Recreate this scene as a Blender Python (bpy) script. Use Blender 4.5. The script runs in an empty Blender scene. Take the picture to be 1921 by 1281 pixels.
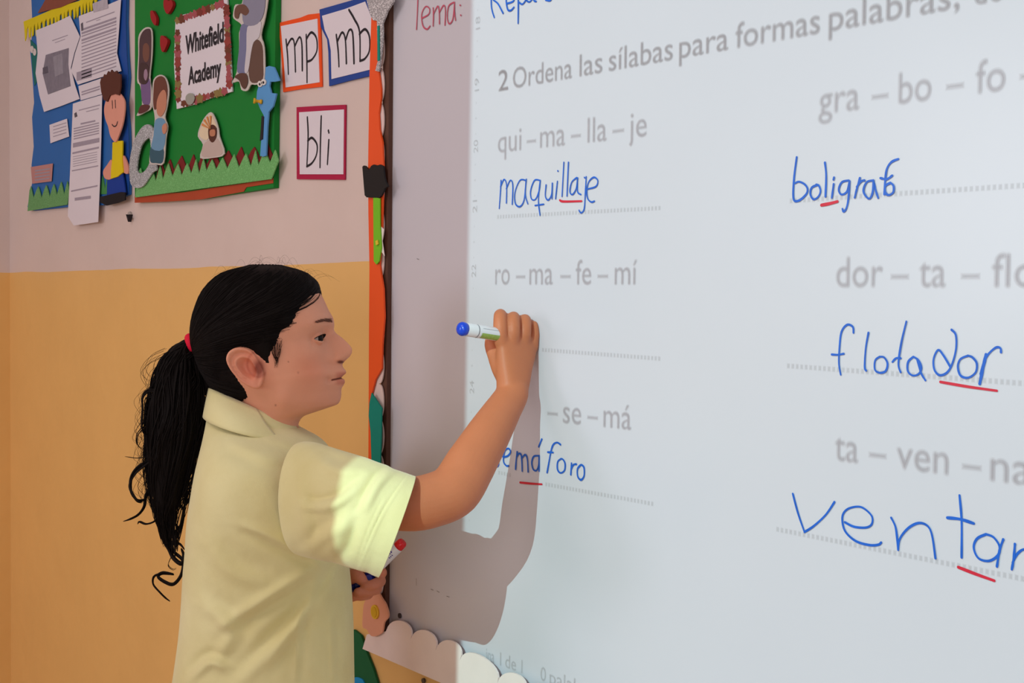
import bpy, bmesh, math, random
import numpy as np
from mathutils import Vector, Matrix
random.seed(7)
rng = np.random.default_rng(11)
SC = bpy.context.scene

# ------------------------------------------------------------------ camera
FPX, CX, CY = 2400.0, 960.5, 640.5
TH = math.atan2(1979, FPX); PITCH = math.atan((640.5 - 562) / FPX); ROLL = 0.010
FW = np.array([-math.cos(TH) * math.cos(PITCH), math.sin(TH) * math.cos(PITCH), -math.sin(PITCH)])
_r0 = np.cross(FW, [0, 0, 1.0]); _r0 /= np.linalg.norm(_r0); _u0 = np.cross(_r0, FW)
RT = _r0 * math.cos(ROLL) + _u0 * math.sin(ROLL)
UP = -_r0 * math.sin(ROLL) + _u0 * math.cos(ROLL)
CAM = np.array([0, -1.177, 1.36])
FLOOR = 0.0
cd = bpy.data.cameras.new('camera'); cam = bpy.data.objects.new('camera', cd)
SC.collection.objects.link(cam); SC.camera = cam
cd.sensor_width = 36; cd.lens = FPX / 1921 * 36; cd.clip_start = 0.05
M = Matrix(((RT[0], UP[0], -FW[0], CAM[0]), (RT[1], UP[1], -FW[1], CAM[1]), (RT[2], UP[2], -FW[2], CAM[2]), (0, 0, 0, 1)))
cam.matrix_world = M
cd.dof.use_dof = False

# ------------------------------------------------------------------ view, world, lights
vs = SC.view_settings
vs.view_transform = 'Standard'; vs.look = 'None'; vs.gamma = 1; vs.use_curve_mapping = False
vs.exposure = -0.12
wd = bpy.data.worlds.new('world'); SC.world = wd; wd.use_nodes = True
wd.node_tree.nodes['Background'].inputs[0].default_value = (0.86, 0.72, 0.70, 1)
wd.node_tree.nodes['Background'].inputs[1].default_value = 0.36

def area(name, loc, target, sx, sy, power, col):
    l = bpy.data.lights.new(name, 'AREA'); l.shape = 'RECTANGLE'; l.size = sx; l.size_y = sy
    l.energy = power; l.color = col
    o = bpy.data.objects.new(name, l); SC.collection.objects.link(o)
    o.location = loc
    o.rotation_euler = (Vector(target) - Vector(loc)).to_track_quat('-Z', 'Y').to_euler()
    return o
area('window_light', (-2.8, -3.9, 1.85), (-2.6, 0, 1.5), 1.1, 1.2, 25, (0.95, 0.93, 1.0))
area('window_light_far', (1.2, -3.9, 1.9), (0.6, 0, 1.4), 1.6, 1.2, 24, (1.0, 0.93, 0.90))
area('ceiling_light', (-1.4, -1.9, 2.75), (-1.6, -1.6, 0), 1.6, 1.2, 20, (1.0, 0.86, 0.80))

area('side_fill_light', (1.9, -2.9, 1.15), (-1.5, -0.2, 0.85), 1.5, 1.3, 17, (1.0, 0.93, 0.93))  # added fill lamp, not a window; brightens the lower shirt, board and border

# the classroom projector: a lamp whose beam is a rectangle
PL = np.array([0.50, -3.62, 2.92])
def proj_light():
    l = bpy.data.lights.new('projector_beam', 'SPOT'); l.energy = 292; l.color = (0.56, 0.95, 0.93)
    l.spot_size = math.radians(100); l.spot_blend = 0.0; l.shadow_soft_size = 0.006
    o = bpy.data.objects.new('projector_beam', l); SC.collection.objects.link(o)
    o.location = PL
    # beam axis square to the board; x of the lamp = world x, y = world z
    o.rotation_euler = (math.radians(90), 0, 0)
    l.use_nodes = True; nt = l.node_tree; N = nt.nodes; L = nt.links
    em = N['Emission']
    tc = N.new('ShaderNodeTexCoord'); sp = N.new('ShaderNodeSeparateXYZ'); L.new(tc.outputs['Normal'], sp.inputs[0])
    def m(op, a, b=None, c=None):
        n = N.new('ShaderNodeMath'); n.operation = op
        for i, v in enumerate((a, b, c)):
            if v is None: continue
            if isinstance(v, (int, float)): n.inputs[i].default_value = v
            else: L.new(v, n.inputs[i])
        return n.outputs[0]
    az = m('ABSOLUTE', sp.outputs[2])
    D = -PL[1]
    X = m('MULTIPLY_ADD', m('DIVIDE', sp.outputs[0], az), D, float(PL[0]))     # where the ray meets the board
    Z = m('MULTIPLY_ADD', m('DIVIDE', sp.outputs[1], az), D, float(PL[2]))
    e1 = wallpt(881, 0, BD); e2 = wallpt(864.5, 1000, BD)
    slope = (e2[0] - e1[0]) / (e2[2] - e1[2])
    edge = m('MULTIPLY_ADD', m('SUBTRACT', Z, float(e1[2])), float(slope), float(e1[0]))
    mask = m('SMOOTH_MIN', 1.0, m('MAXIMUM', 0.0, m('MULTIPLY', m('SUBTRACT', X, edge), 1100.0)), 0.05)
    mask = m('MULTIPLY', mask, m('LESS_THAN', X, 0.75))
    mask = m('MULTIPLY', mask, m('GREATER_THAN', Z, 0.66))
    mask = m('MULTIPLY', mask, m('LESS_THAN', Z, 2.15))
    # pixel rows of the projector picture
    row = m('MULTIPLY_ADD', m('SINE', m('MULTIPLY', Z, 2 * math.pi / 0.0046)), 0.018, 0.982)
    colm = m('MULTIPLY_ADD', m('SINE', m('MULTIPLY', X, 2 * math.pi / 0.0061)), 0.010, 0.99)
    st = m('MULTIPLY', mask, m('MULTIPLY', row, colm))
    # even screen brightness: the lens spreads its light so that the corner is not darker than the middle
    c3 = m('POWER', m('DIVIDE', 1.0, az), 3.3)
    L.new(m('MULTIPLY', st, c3), em.inputs['Strength'])

def pray(px, py): return FW + RT * (px - CX) / FPX - UP * (py - CY) / FPX
def wallpt(px, py, d=0.0):
    R = pray(px, py); t = (-d - CAM[1]) / R[1]; return CAM + t * R
def P(px, py, z): return CAM + z * pray(px, py)
def toPx(p):
    v = np.asarray(p) - CAM; z = v @ FW
    return CX + FPX * (v @ RT) / z, CY - FPX * (v @ UP) / z
BD = 0.012    # board surface stands this far off the wall
proj_light()

# ------------------------------------------------------------------ materials
def lin(c): c = c / 255.0; return c / 12.92 if c <= 0.04045 else ((c + 0.055) / 1.055) ** 2.4
def rgb(r, g, b): return (lin(r), lin(g), lin(b), 1)
def mat(name, col, rough=0.7, spec=0.3, noise=0.0, nscale=40, bump=0.0, bscale=200, metal=0.0, sss=0.0, attr=None, sheen=0, emis=None, coord='Object'):
    m = bpy.data.materials.new(name); m.use_nodes = True
    nt = m.node_tree; N = nt.nodes; L = nt.links; b = N['Principled BSDF']
    b.inputs['Roughness'].default_value = rough; b.inputs['Specular IOR Level'].default_value = spec
    b.inputs['Metallic'].default_value = metal; b.inputs['Base Color'].default_value = col
    if sss:
        b.inputs['Subsurface Weight'].default_value = sss; b.inputs['Subsurface Radius'].default_value = (0.012, 0.004, 0.002); b.inputs['Subsurface Scale'].default_value = 0.6
    if sheen: b.inputs['Sheen Weight'].default_value = sheen
    tc = N.new('ShaderNodeTexCoord')
    src = None
    if attr:
        a = N.new('ShaderNodeVertexColor'); a.layer_name = attr; src = a.outputs[0]
        mx = N.new('ShaderNodeMix'); mx.data_type = 'RGBA'; mx.blend_type = 'MULTIPLY'; mx.inputs[0].default_value = 1
        mx.inputs[6].default_value = col; L.new(src, mx.inputs[7]); src = mx.outputs[2]
    if noise:
        n = N.new('ShaderNodeTexNoise'); n.inputs['Scale'].default_value = nscale; n.inputs['Detail'].default_value = 4
        L.new(tc.outputs[coord], n.inputs['Vector'])
        mr = N.new('ShaderNodeMapRange'); mr.inputs['To Min'].default_value = 1 - noise; mr.inputs['To Max'].default_value = 1 + noise
        L.new(n.outputs['Fac'], mr.inputs[0])
        mx = N.new('ShaderNodeMix'); mx.data_type = 'RGBA'; mx.blend_type = 'MULTIPLY'; mx.inputs[0].default_value = 1
        if src is not None: L.new(src, mx.inputs[6])
        else: mx.inputs[6].default_value = col
        L.new(mr.outputs[0], mx.inputs[7]); src = mx.outputs[2]
    if src is not None: L.new(src, b.inputs['Base Color'])
    if bump:
        n = N.new('ShaderNodeTexNoise'); n.inputs['Scale'].default_value = bscale; L.new(tc.outputs[coord], n.inputs['Vector'])
        bp = N.new('ShaderNodeBump'); bp.inputs['Strength'].default_value = bump; bp.inputs['Distance'].default_value = 0.002
        L.new(n.outputs['Fac'], bp.inputs['Height']); L.new(bp.outputs[0], b.inputs['Normal'])
    return m
_fc = {}
def foam(r, g, b, name='foam', glitter=False):
    gk = 2.5 if abs(r - g) < 25 else 1.35
    k = (r, g, b, name, glitter)
    if k not in _fc:
        if glitter:
            m = mat(name, rgb(r, g, b), 0.5, 0.4)
            nt = m.node_tree; N = nt.nodes; L = nt.links; B = N['Principled BSDF']
            tc = N.new('ShaderNodeTexCoord'); v = N.new('ShaderNodeTexVoronoi'); v.inputs['Scale'].default_value = 900
            L.new(tc.outputs['Object'], v.inputs['Vector'])
            cr = N.new('ShaderNodeValToRGB'); cr.color_ramp.elements[0].position = 0.55; cr.color_ramp.elements[1].position = 0.95
            c = rgb(r, g, b); cr.color_ramp.elements[0].color = c; cr.color_ramp.elements[1].color = (min(1, c[0] * gk + .06 * gk), min(1, c[1] * gk + .06 * gk), min(1, c[2] * gk + .06 * gk), 1)
            sx = N.new('ShaderNodeSeparateColor'); L.new(v.outputs['Color'], sx.inputs[0]); L.new(sx.outputs[0], cr.inputs[0]); L.new(cr.outputs[0], B.inputs['Base Color'])
            _fc[k] = m
        else:
            _fc[k] = mat(name, rgb(r, g, b), 0.75, 0.25, noise=0.06, nscale=25)
    return _fc[k]

# ------------------------------------------------------------------ object helpers
def link(o, parent=None):
    SC.collection.objects.link(o)
    if parent is not None: o.parent = parent
    return o
def obj(name, V, F, m, parent=None, smooth=False):
    me = bpy.data.meshes.new(name); me.from_pydata([tuple(map(float, v)) for v in V], [], F); me.update()
    if smooth: me.polygons.foreach_set('use_smooth', [True] * len(me.polygons))
    o = bpy.data.objects.new(name, me)
    for mm in (m if isinstance(m, list) else [m]): me.materials.append(mm)
    return link(o, parent)
def tag(o, label=None, cat=None, group=None, kind=None):
    if label: o['label'] = label
    if cat: o['category'] = cat
    if group: o['group'] = group
    if kind: o['kind'] = kind
    return o
def empty(name, label, cat, loc=(0, 0, 0), group=None):
    o = bpy.data.objects.new(name, None); link(o); o.empty_display_size = 0.05
    o['_loc'] = list(map(float, loc))
    return tag(o, label, cat, group)
class MB:
    def __init__(s): s.V = []; s.F = []
    def add(s, V, F):
        n = len(s.V); s.V += [tuple(map(float, v)) for v in V]; s.F += [tuple(i + n for i in f) for f in F]
    def box(s, a, b):
        (x0, y0, z0), (x1, y1, z1) = a, b
        s.add([(x0, y0, z0), (x1, y0, z0), (x1, y1, z0), (x0, y1, z0), (x0, y0, z1), (x1, y0, z1), (x1, y1, z1), (x0, y1, z1)],
              [(0, 3, 2, 1), (4, 5, 6, 7), (0, 1, 5, 4), (1, 2, 6, 5), (2, 3, 7, 6), (3, 0, 4, 7)])
    def build(s, name, m, parent=None, smooth=False): return obj(name, s.V, s.F, m, parent, smooth)
def cr_smooth(pts, n=6, closed=False):
    p = np.array(pts, float); out = []
    k = len(p)
    rngi = range(k) if closed else range(k - 1)
    for i in rngi:
        if closed: a, b, c, d = p[(i - 1) % k], p[i], p[(i + 1) % k], p[(i + 2) % k]
        else: a, b, c, d = p[max(i - 1, 0)], p[i], p[i + 1], p[min(i + 2, k - 1)]
        for j in range(n):
            t = j / n
            out.append(0.5 * ((2 * b) + (-a + c) * t + (2 * a - 5 * b + 4 * c - d) * t * t + (-a + 3 * b - 3 * c + d) * t ** 3))
    if not closed: out.append(p[-1])
    return np.array(out)
def slab(name, pts3, thick, m, parent=None, holes=None):
    """flat piece parallel to the wall: outline points (on its front face), thickness back towards the wall"""
    bm = bmesh.new()
    vs_ = [bm.verts.new(tuple(p)) for p in pts3]
    es = [bm.edges.new((vs_[i], vs_[(i + 1) % len(vs_)])) for i in range(len(vs_))]
    for h in (holes or []):
        hv = [bm.verts.new(tuple(p)) for p in h]
        es += [bm.edges.new((hv[i], hv[(i + 1) % len(hv)])) for i in range(len(hv))]
    r = bmesh.ops.triangle_fill(bm, use_beauty=True, use_dissolve=False, edges=es)
    fs = [g for g in r['geom'] if isinstance(g, bmesh.types.BMFace)]
    e = bmesh.ops.extrude_face_region(bm, geom=fs)
    nv = [g for g in e['geom'] if isinstance(g, bmesh.types.BMVert)]
    bmesh.ops.translate(bm, verts=nv, vec=(0, thick, 0))
    bmesh.ops.recalc_face_normals(bm, faces=bm.faces)
    me = bpy.data.meshes.new(name); bm.to_mesh(me); bm.free(); me.materials.append(m)
    return link(bpy.data.objects.new(name, me), parent)
def cut(name, pxs, d, m, parent=None, thick=0.002, smooth=False, hole=None, n=5):
    """piece cut from paper or foam, outline given where it lies on the wall"""
    pts = cr_smooth(pxs, n, True) if smooth else np.array(pxs, float)
    H = None
    if hole is not None:
        hp = cr_smooth(hole, n, True) if smooth else np.array(hole, float)
        H = [[wallpt(x, y, d) for x, y in hp]]
    return slab(name, [wallpt(x, y, d) for x, y in pts], thick, m, parent, H)
def C1(pts, s=0.34356, ox=0, oy=0): return [(ox + x * s, oy + y * s) for x, y in pts]
def strokes(name, sts, w, d, m, parent, smooth=True, lift=0.0002):
    """pen strokes lying on a wall-parallel surface"""
    V = []; F = []
    for k, st in enumerate(sts):
        ww = w
        if isinstance(st, tuple): st, ww = st
        if len(st) == 1: st = [st[0], (st[0][0] + .8, st[0][1] + .8)]
        pp = cr_smooth(st, 7) if (smooth and len(st) > 2) else cr_smooth(st, 3)
        q = np.array([wallpt(x, y, d + 0.00008 * (k % 5) + 0.00007 * i / len(pp)) for i, (x, y) in enumerate(pp)])
        n0 = len(V); n = len(q)
        T = np.gradient(q, axis=0); T /= (np.linalg.norm(T, axis=1, keepdims=True) + 1e-9)
        Nn = np.stack([-T[:, 2], 0 * T[:, 0], T[:, 0]], 1)
        hw = ww / 2 * (0.92 + 0.10 * np.sin(np.linspace(0, 5 + k, n) + k))
        for i in range(n):
            V.append(q[i] + Nn[i] * hw[i]); V.append(q[i] - Nn[i] * hw[i])
        for i in range(n - 1): F.append((n0 + 2 * i, n0 + 2 * i + 1, n0 + 2 * i + 3, n0 + 2 * i + 2))
        for e, sg in ((0, -1), (n - 1, 1)):
            c = len(V); V.append(q[e]); 
            a0 = len(V)
            for j in range(9):
                a = math.pi * j / 8
                V.append(q[e] + Nn[e] * hw[e] * math.cos(a) + sg * T[e] * hw[e] * math.sin(a))
            for j in range(8): F.append((c, a0 + j, a0 + j + 1))
    return obj(name, V, F, m, parent)

# ------------------------------------------------------------------ setting
def wall_paint(name):
    m = bpy.data.materials.new(name); m.use_nodes = True
    nt = m.node_tree; N = nt.nodes; L = nt.links; b = N['Principled BSDF']
    b.inputs['Roughness'].default_value = 0.42; b.inputs['Specular IOR Level'].default_value = 0.35
    g = N.new('ShaderNodeNewGeometry'); s = N.new('ShaderNodeSeparateXYZ'); L.new(g.outputs['Position'], s.inputs[0])
    n = N.new('ShaderNodeTexNoise'); n.inputs['Scale'].default_value = 3.0; n.inputs['Detail'].default_value = 3; L.new(g.outputs['Position'], n.inputs['Vector'])
    a = N.new('ShaderNodeMath'); a.operation = 'MULTIPLY_ADD'; a.inputs[1].default_value = 0.012; L.new(n.outputs['Fac'], a.inputs[0]); L.new(s.outputs[2], a.inputs[2])
    gt = N.new('ShaderNodeMath'); gt.operation = 'GREATER_THAN'; gt.inputs[1].default_value = 1.426; L.new(a.outputs[0], gt.inputs[0])
    mx = N.new('ShaderNodeMix'); mx.data_type = 'RGBA'; L.new(gt.outputs[0], mx.inputs[0])
    mx.inputs[6].default_value = rgb(236, 189, 117); mx.inputs[7].default_value = rgb(222, 203, 196)
    n2 = N.new('ShaderNodeTexNoise'); n2.inputs['Scale'].default_value = 5; n2.inputs['Detail'].default_value = 5; L.new(g.outputs['Position'], n2.inputs['Vector'])
    mr = N.new('ShaderNodeMapRange'); mr.inputs['To Min'].default_value = 0.92; mr.inputs['To Max'].default_value = 1.06; L.new(n2.outputs['Fac'], mr.inputs[0])
    m2 = N.new('ShaderNodeMix'); m2.data_type = 'RGBA'; m2.blend_type = 'MULTIPLY'; m2.inputs[0].default_value = 1
    L.new(mx.outputs[2], m2.inputs[6]); L.new(mr.outputs[0], m2.inputs[7]); L.new(m2.outputs[2], b.inputs['Base Color'])
    n3 = N.new('ShaderNodeTexNoise'); n3.inputs['Scale'].default_value = 14; L.new(g.outputs['Position'], n3.inputs['Vector'])
    bp = N.new('ShaderNodeBump'); bp.inputs['Strength'].default_value = 0.25; bp.inputs['Distance'].default_value = 0.01
    L.new(n3.outputs['Fac'], bp.inputs['Height']); L.new(bp.outputs[0], b.inputs['Normal'])
    return m
paint = wall_paint('wall_paint')
CORNER = wallpt(19, 640)[0]
b = MB(); b.box((CORNER - 0.15, 0, FLOOR), (2.6, 0.15, 2.9)); tag(b.build('wall_front', paint), kind='structure')
b = MB(); b.box((CORNER - 0.15, -4.1, FLOOR), (CORNER, 0, 2.9)); tag(b.build('wall_left', paint), kind='structure')
b = MB(); b.box((CORNER - 0.15, -4.1, FLOOR - 0.1), (2.6, 0.15, FLOOR)); tag(b.build('floor', mat('floor_tile', rgb(196, 182, 170), 0.4, 0.4, noise=0.1, nscale=6)), kind='structure')

# ------------------------------------------------------------------ whiteboard
board = empty('whiteboard', 'large whiteboard with dark brown wooden frame, handwritten blue words and a projected exercise', 'whiteboard')
bx0 = wallpt(734, 640, BD)[0]; BB = wallpt(863, 1246, BD)[2]; BT = 2.28; bx1 = 1.35
def board_mat():
    m = mat('board_enamel', rgb(206, 204, 213), 0.26, 0.4, noise=0.035, nscale=2.2)
    return m
b = MB(); b.box((bx0, -BD, BB), (bx1, 0, BT)); sfc = b.build('writing_surface', board_mat(), board)
wood = mat('frame_wood', rgb(92, 62, 50), 0.55, 0.3, noise=0.22, nscale=30, bump=0.3, bscale=90)
fx0 = wallpt(715, 640, 0.02)[0]
b = MB(); b.box((fx0, -0.020, BB - 0.03), (bx0, 0, BT)); b.build('frame_side', wood, board)
b = MB(); b.box((bx0, -0.020, BB - 0.03), (bx1, 0, BB)); b.build('frame_rail', wood, board)
b = MB(); b.box((fx0, -0.020, BT), (bx1, 0, BT + 0.03)); b.build('frame_rail', wood, board)
# screws on the board
scw = mat('screw_metal', rgb(90, 85, 85), 0.4, 0.5, metal=0.7)
def disc(name, px, py, r, d, th, m, parent, n=20):
    c = wallpt(px, py, d)
    pts = [c + np.array([r * math.cos(2 * math.pi * i / n), 0, r * math.sin(2 * math.pi * i / n)]) for i in range(n)]
    return slab(name, pts, th, m, parent)
disc('screw', 749, 1155, 0.0042, BD + 0.002, 0.002, scw, board)

# --- handwriting
ink = mat('blue_marker_ink', rgb(24, 94, 196), 0.35, 0.4, noise=0.25, nscale=60)
redink = mat('red_marker_ink', rgb(205, 40, 62), 0.35, 0.4, noise=0.12, nscale=60)
pinkink = mat('faded_red_ink', rgb(196, 84, 108), 0.5, 0.3, noise=0.2, nscale=90)
ID = BD + 0.0010
def hw(label, sts, w, m, s, ox, oy, name='handwritten_word'):
    st2 = []
    for st in sts:
        if isinstance(st, tuple): st2.append((C1(st[0], s, ox, oy), st[1] * .8))
        else: st2.append(C1(st, s, ox, oy))
    return tag(strokes(name, st2, w * .80, ID, m, board), label)
k1 = 0.3435; k4 = 0.281; k6 = 0.24987; kT = 0.2966
hw('blue handwriting cut by the top edge', [[(150, -150), (175, -60), (180, 40), (195, 95)], [(150, -150), (220, -130), (215, -50), (185, -10), (215, 20), (243, 72)],
   [(262, 20), (300, 5), (300, -30), (275, -35), (260, -5), (268, 50), (285, 57), (302, 40)], [(322, -60), (326, 20), (325, 127)], [(325, -40), (355, -50), (372, -15), (350, 22), (330, 12)],
   [(400, -40), (375, -30), (372, 0), (388, 10), (408, -15), (408, -40)], [(408, -15), (412, 3), (424, 8)], [(500, -45), (470, -30), (505, -12), (498, 4), (476, 0)]], 0.0036, ink, k1, 860, 0)
hw('blue handwritten word maquillaje', [[(232, 985), (228, 1060), (222, 1138)], [(229, 1020), (248, 980), (262, 1010), (261, 1108)], [(261, 1030), (282, 985), (296, 1010), (293, 1115)],
   [(368, 985), (335, 985), (308, 1050), (310, 1110), (335, 1128), (358, 1090), (368, 985)], [(370, 978), (364, 1060), (378, 1112)],
   [(445, 985), (415, 985), (394, 1040), (398, 1085), (420, 1088), (440, 1040), (446, 985)], [(446, 985), (436, 1090), (445, 1175)], [(418, 1122), (465, 1115)],
   [(478, 1010), (474, 1070), (490, 1092), (508, 1060), (512, 1000)], [(512, 1000), (510, 1085)], [(540, 990), (530, 1085)], [(541, 932)], [(575, 886), (565, 1072)], [(600, 886), (592, 1070)],
   [(645, 970), (618, 995), (608, 1045), (622, 1062), (642, 1030), (650, 972)], [(650, 972), (650, 1045), (668, 1062)], [(697, 965), (692, 1060), (686, 1140), (670, 1162), (658, 1148)], [(687, 968)],
   [(705, 1032), (750, 1018), (760, 985), (738, 968), (710, 995), (700, 1045), (706, 1085), (725, 1103), (742, 1098)]], 0.0030, ink, k1, 860, 0)
hw('red underline below the l-l-a of maquillaje', [[(553, 1093), (575, 1100), (672, 1098)]], 0.0040, redink, k1, 860, 0, 'underline')
hw('blue handwritten word boligrafo', [[(333, 858), (318, 980), (316, 1085), (345, 1095), (385, 1060), (392, 1030), (375, 1005), (345, 992), (325, 1000)], [(445, 1010), (415, 1025), (408, 1060), (425, 1088), (450, 1075), (463, 1045), (455, 1015), (440, 1008)],
   [(487, 888), (494, 960), (490, 1073)], [(535, 1005), (525, 1080)], [(537, 968), (534, 980)], [(618, 985), (580, 995), (563, 1035), (578, 1062), (608, 1045), (622, 990)], [(622, 990), (616, 1080), (605, 1135), (590, 1155), (583, 1140)],
   [(678, 972), (662, 1030), (650, 1078)], [(662, 1020), (685, 990), (703, 985)], [(752, 985), (715, 995), (698, 1045), (728, 1085), (748, 1050), (752, 985)], [(752, 985), (765, 1040), (778, 1080)],
   [(888, 868), (850, 885), (825, 925), (815, 1000), (812, 1060)], [(790, 972), (825, 978), (855, 958)], [(845, 998), (818, 1015), (818, 1050), (835, 1065), (860, 1050), (862, 1015), (845, 998)]], 0.0034, ink, k1, 1380, 0)
hw('red underline below the l-i of boligrafo', [[(468, 1120), (510, 1112), (556, 1100)]], 0.0046, redink, k1, 1380, 0, 'underline')
hw('blue handwritten word flotador', [[(715, 655), (710, 615), (672, 602), (635, 650), (622, 750), (618, 860), (630, 935)], [(570, 800), (610, 802), (650, 795)], [(815, 655), (797, 760), (790, 880), (800, 908)],
   [(890, 815), (860, 840), (858, 900), (890, 922), (930, 910), (942, 860), (920, 820), (890, 815)], [(1068, 580), (1035, 720), (1015, 860), (1030, 918)], [(975, 850), (1000, 825), (1030, 825)],
   [(1115, 815), (1080, 850), (1078, 910), (1110, 940), (1150, 930), (1168, 890), (1150, 840), (1115, 815)], [(1140, 830), (1165, 920), (1195, 972)],
   [(1370, 635), (1398, 670), (1400, 760), (1375, 860), (1340, 920), (1290, 938), (1255, 900), (1250, 830), (1280, 770), (1315, 805), (1360, 880)],
   [(1480, 808), (1430, 830), (1412, 880), (1430, 940), (1480, 955), (1530, 920), (1538, 860), (1510, 820), (1480, 808)], ([(1600, 800), (1580, 890), (1558, 995)], 0.0045), [(1562, 930), (1600, 820), (1660, 757), (1695, 757), (1700, 785)]], 0.0031, ink, k4, 1400, 440)
hw('red underline below the d-o-r of flotador', [[(1295, 983), (1480, 1015), (1672, 1042)]], 0.0036, redink, k4, 1400, 440, 'underline')
hw('blue handwritten word ventana running out of the frame', [[(310, 520), (345, 650), (388, 775)], [(388, 775), (450, 735), (530, 660), (588, 575)], [(658, 710), (720, 740), (800, 745), (838, 720), (835, 665), (770, 610), (700, 612), (655, 640), (640, 690), (660, 770), (730, 835), (820, 862), (880, 860), (900, 845)],
   [(967, 680), (995, 740), (1008, 830), (1013, 895)], [(1013, 895), (1025, 820), (1080, 750), (1150, 715), (1210, 735), (1240, 800), (1262, 950)], [(1423, 530), (1437, 700), (1437, 945)], ([(1342, 680), (1430, 690), (1518, 718)], 0.0042),
   [(1600, 790), (1540, 820), (1518, 880), (1550, 950), (1620, 968), (1680, 930), (1690, 870), (1650, 810), (1600, 790)], [(1715, 825), (1690, 900), (1673, 1005)],
   [(1793, 855), (1785, 950), (1772, 1025)], [(1778, 980), (1810, 920), (1860, 890), (1920, 920), (1930, 1050)]], 0.0034, ink, k4, 1400, 780)
hw('red underline below the t-a of ventana', [[(1415, 1010), (1530, 1055), (1655, 1100)]], 0.0042, redink, k4, 1400, 780, 'underline')
hw('blue handwritten word semaforo half hidden by the forearm', [[(330, 300), (290, 300), (275, 330), (300, 352), (295, 378), (270, 380)], [(335, 310), (370, 300), (390, 270), (375, 245), (350, 260), (338, 310), (340, 350), (360, 375), (375, 375)],
   [(440, 270), (432, 340), (428, 400)], [(435, 310), (455, 282), (472, 305), (478, 415)], [(472, 320), (500, 292), (516, 325), (522, 420)],
   [(600, 300), (565, 305), (550, 350), (560, 400), (585, 410), (602, 370), (605, 300)], [(605, 300), (605, 415)], [(625, 175), (602, 232)], [(765, 215), (740, 200), (712, 215), (695, 260), (680, 340), (665, 425)], [(670, 272), (710, 275)],
   [(770, 322), (745, 345), (743, 400), (765, 428), (795, 410), (800, 360), (785, 328), (770, 322)], [(848, 355), (843, 440)], [(846, 400), (862, 368), (885, 362)],
   [(915, 370), (893, 400), (895, 455), (920, 480), (942, 450), (942, 390), (925, 368), (915, 370)]], 0.0037, ink, k6, 860, 780)
hw('red underline below the m-a of semaforo', [[(462, 500), (540, 508), (625, 513)]], 0.0040, redink, k6, 860, 780, 'underline')
hw('faded red handwritten word Tema', [[(985, -8), (1020, -12), (1060, -12)], [(1024, -10), (1020, 90), (1015, 185)], [(1050, 115), (1092, 90), (1097, 55), (1072, 42), (1048, 90), (1055, 160), (1080, 185), (1100, 165)],
   [(1120, 50), (1122, 100), (1120, 165)], [(1122, 90), (1148, 40), (1158, 70), (1160, 150)], [(1160, 80), (1185, 35), (1198, 60), (1195, 158)], [(1250, 15), (1218, 40), (1210, 110), (1222, 150), (1245, 120), (1255, 20)], [(1255, 15), (1256, 80), (1262, 128)], [(1290, 32)], [(1294, 95)]], 0.0032, pinkink, kT, 480, 0)
_pm = hw('small pen marks on the board', [[(782, 485), (786, 487)], [(838, 1118), (843, 1120)], [(781, 1085), (781, 1098)], [(808, 1105), (813, 1107)], [(819, 1108), (824, 1111)]], 0.0008, scw, 1, 0, 0, 'pen_mark'); _pm['kind'] = 'stuff'

# --- the projected exercise: projector shade painted on the board as soft grey print
def ghost_mat(alpha, col):
    m = bpy.data.materials.new('projected_print'); m.use_nodes = True
    N = m.node_tree.nodes; L = m.node_tree.links; b = N['Principled BSDF']
    b.inputs['Base Color'].default_value = col; b.inputs['Roughness'].default_value = 0.3
    b.inputs['Alpha'].default_value = alpha
    return m
GM = ghost_mat(0.047, rgb(158, 142, 146)); GM2 = ghost_mat(0.034, rgb(150, 142, 142)); GT = ghost_mat(0.066, rgb(158, 146, 148)); SC.cycles.transparent_max_bounces = 32
GB = ghost_mat(0.09, rgb(158, 146, 148))
def SO(r): return [0.0] + [r] * 6 + [0.45 * r] * 2

_tcache = {}
def text_mesh(s, off, bold=0):
    key = (s, off)
    if key in _tcache: return _tcache[key]
    c = bpy.data.curves.new('t', 'FONT'); c.body = s; c.size = 1; c.offset = off; c.resolution_u = 4
    o = bpy.data.objects.new('t', c); SC.collection.objects.link(o)
    dg = bpy.context.evaluated_depsgraph_get(); me = bpy.data.meshes.new_from_object(o.evaluated_get(dg))
    V = np.array([v.co[:] for v in me.vertices]) if len(me.vertices) else np.zeros((0, 3)); F = [tuple(p.vertices) for p in me.polygons]
    bpy.data.objects.remove(o); bpy.data.curves.remove(c); bpy.data.meshes.remove(me)
    _tcache[key] = (V, F); return V, F
XH = text_mesh('x', 0)[0][:, 1].max()
def words(name, items, xh, layers, m, d, parent, label=None, rot=False):
    """items: (string, p0, p1) with baseline end points in the photograph; xh = height of a small x in metres"""
    out = None
    for s, p0, p1 in items:
        V = []; F = []
        V0, _ = text_mesh(s, 0.0)
        x0, x1 = V0[:, 0].min(), V0[:, 0].max()
        nl = len(layers)
        for li, rad in enumerate(layers):
            Vt, Ft = text_mesh(s, 0.0)
            A = wallpt(*p0, d + 0.00012 * li); B = wallpt(*p1, d + 0.00012 * li)
            ang = 2 * math.pi * li / max(nl - 1, 1) + .4
            jit = np.array([rad * math.cos(ang), 0, rad * math.sin(ang)])
            n0 = len(V); up = np.array([0, 0, 1.0]) if not rot else np.array([-1.0, 0, 0])
            for v in Vt:
                V.append(A + jit + (B - A) * (v[0] - x0) / (x1 - x0) + up * v[1] / XH * xh)
            F += [tuple(i + n0 for i in f) for f in Ft]
        out = obj(name, V, F, m, parent)
    if label and len(items) == 1: tag(out, label)
    return out
PD = BD + 0.0002
soft = [-0.022, -0.002, 0.018, 0.038, 0.058]
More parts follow.
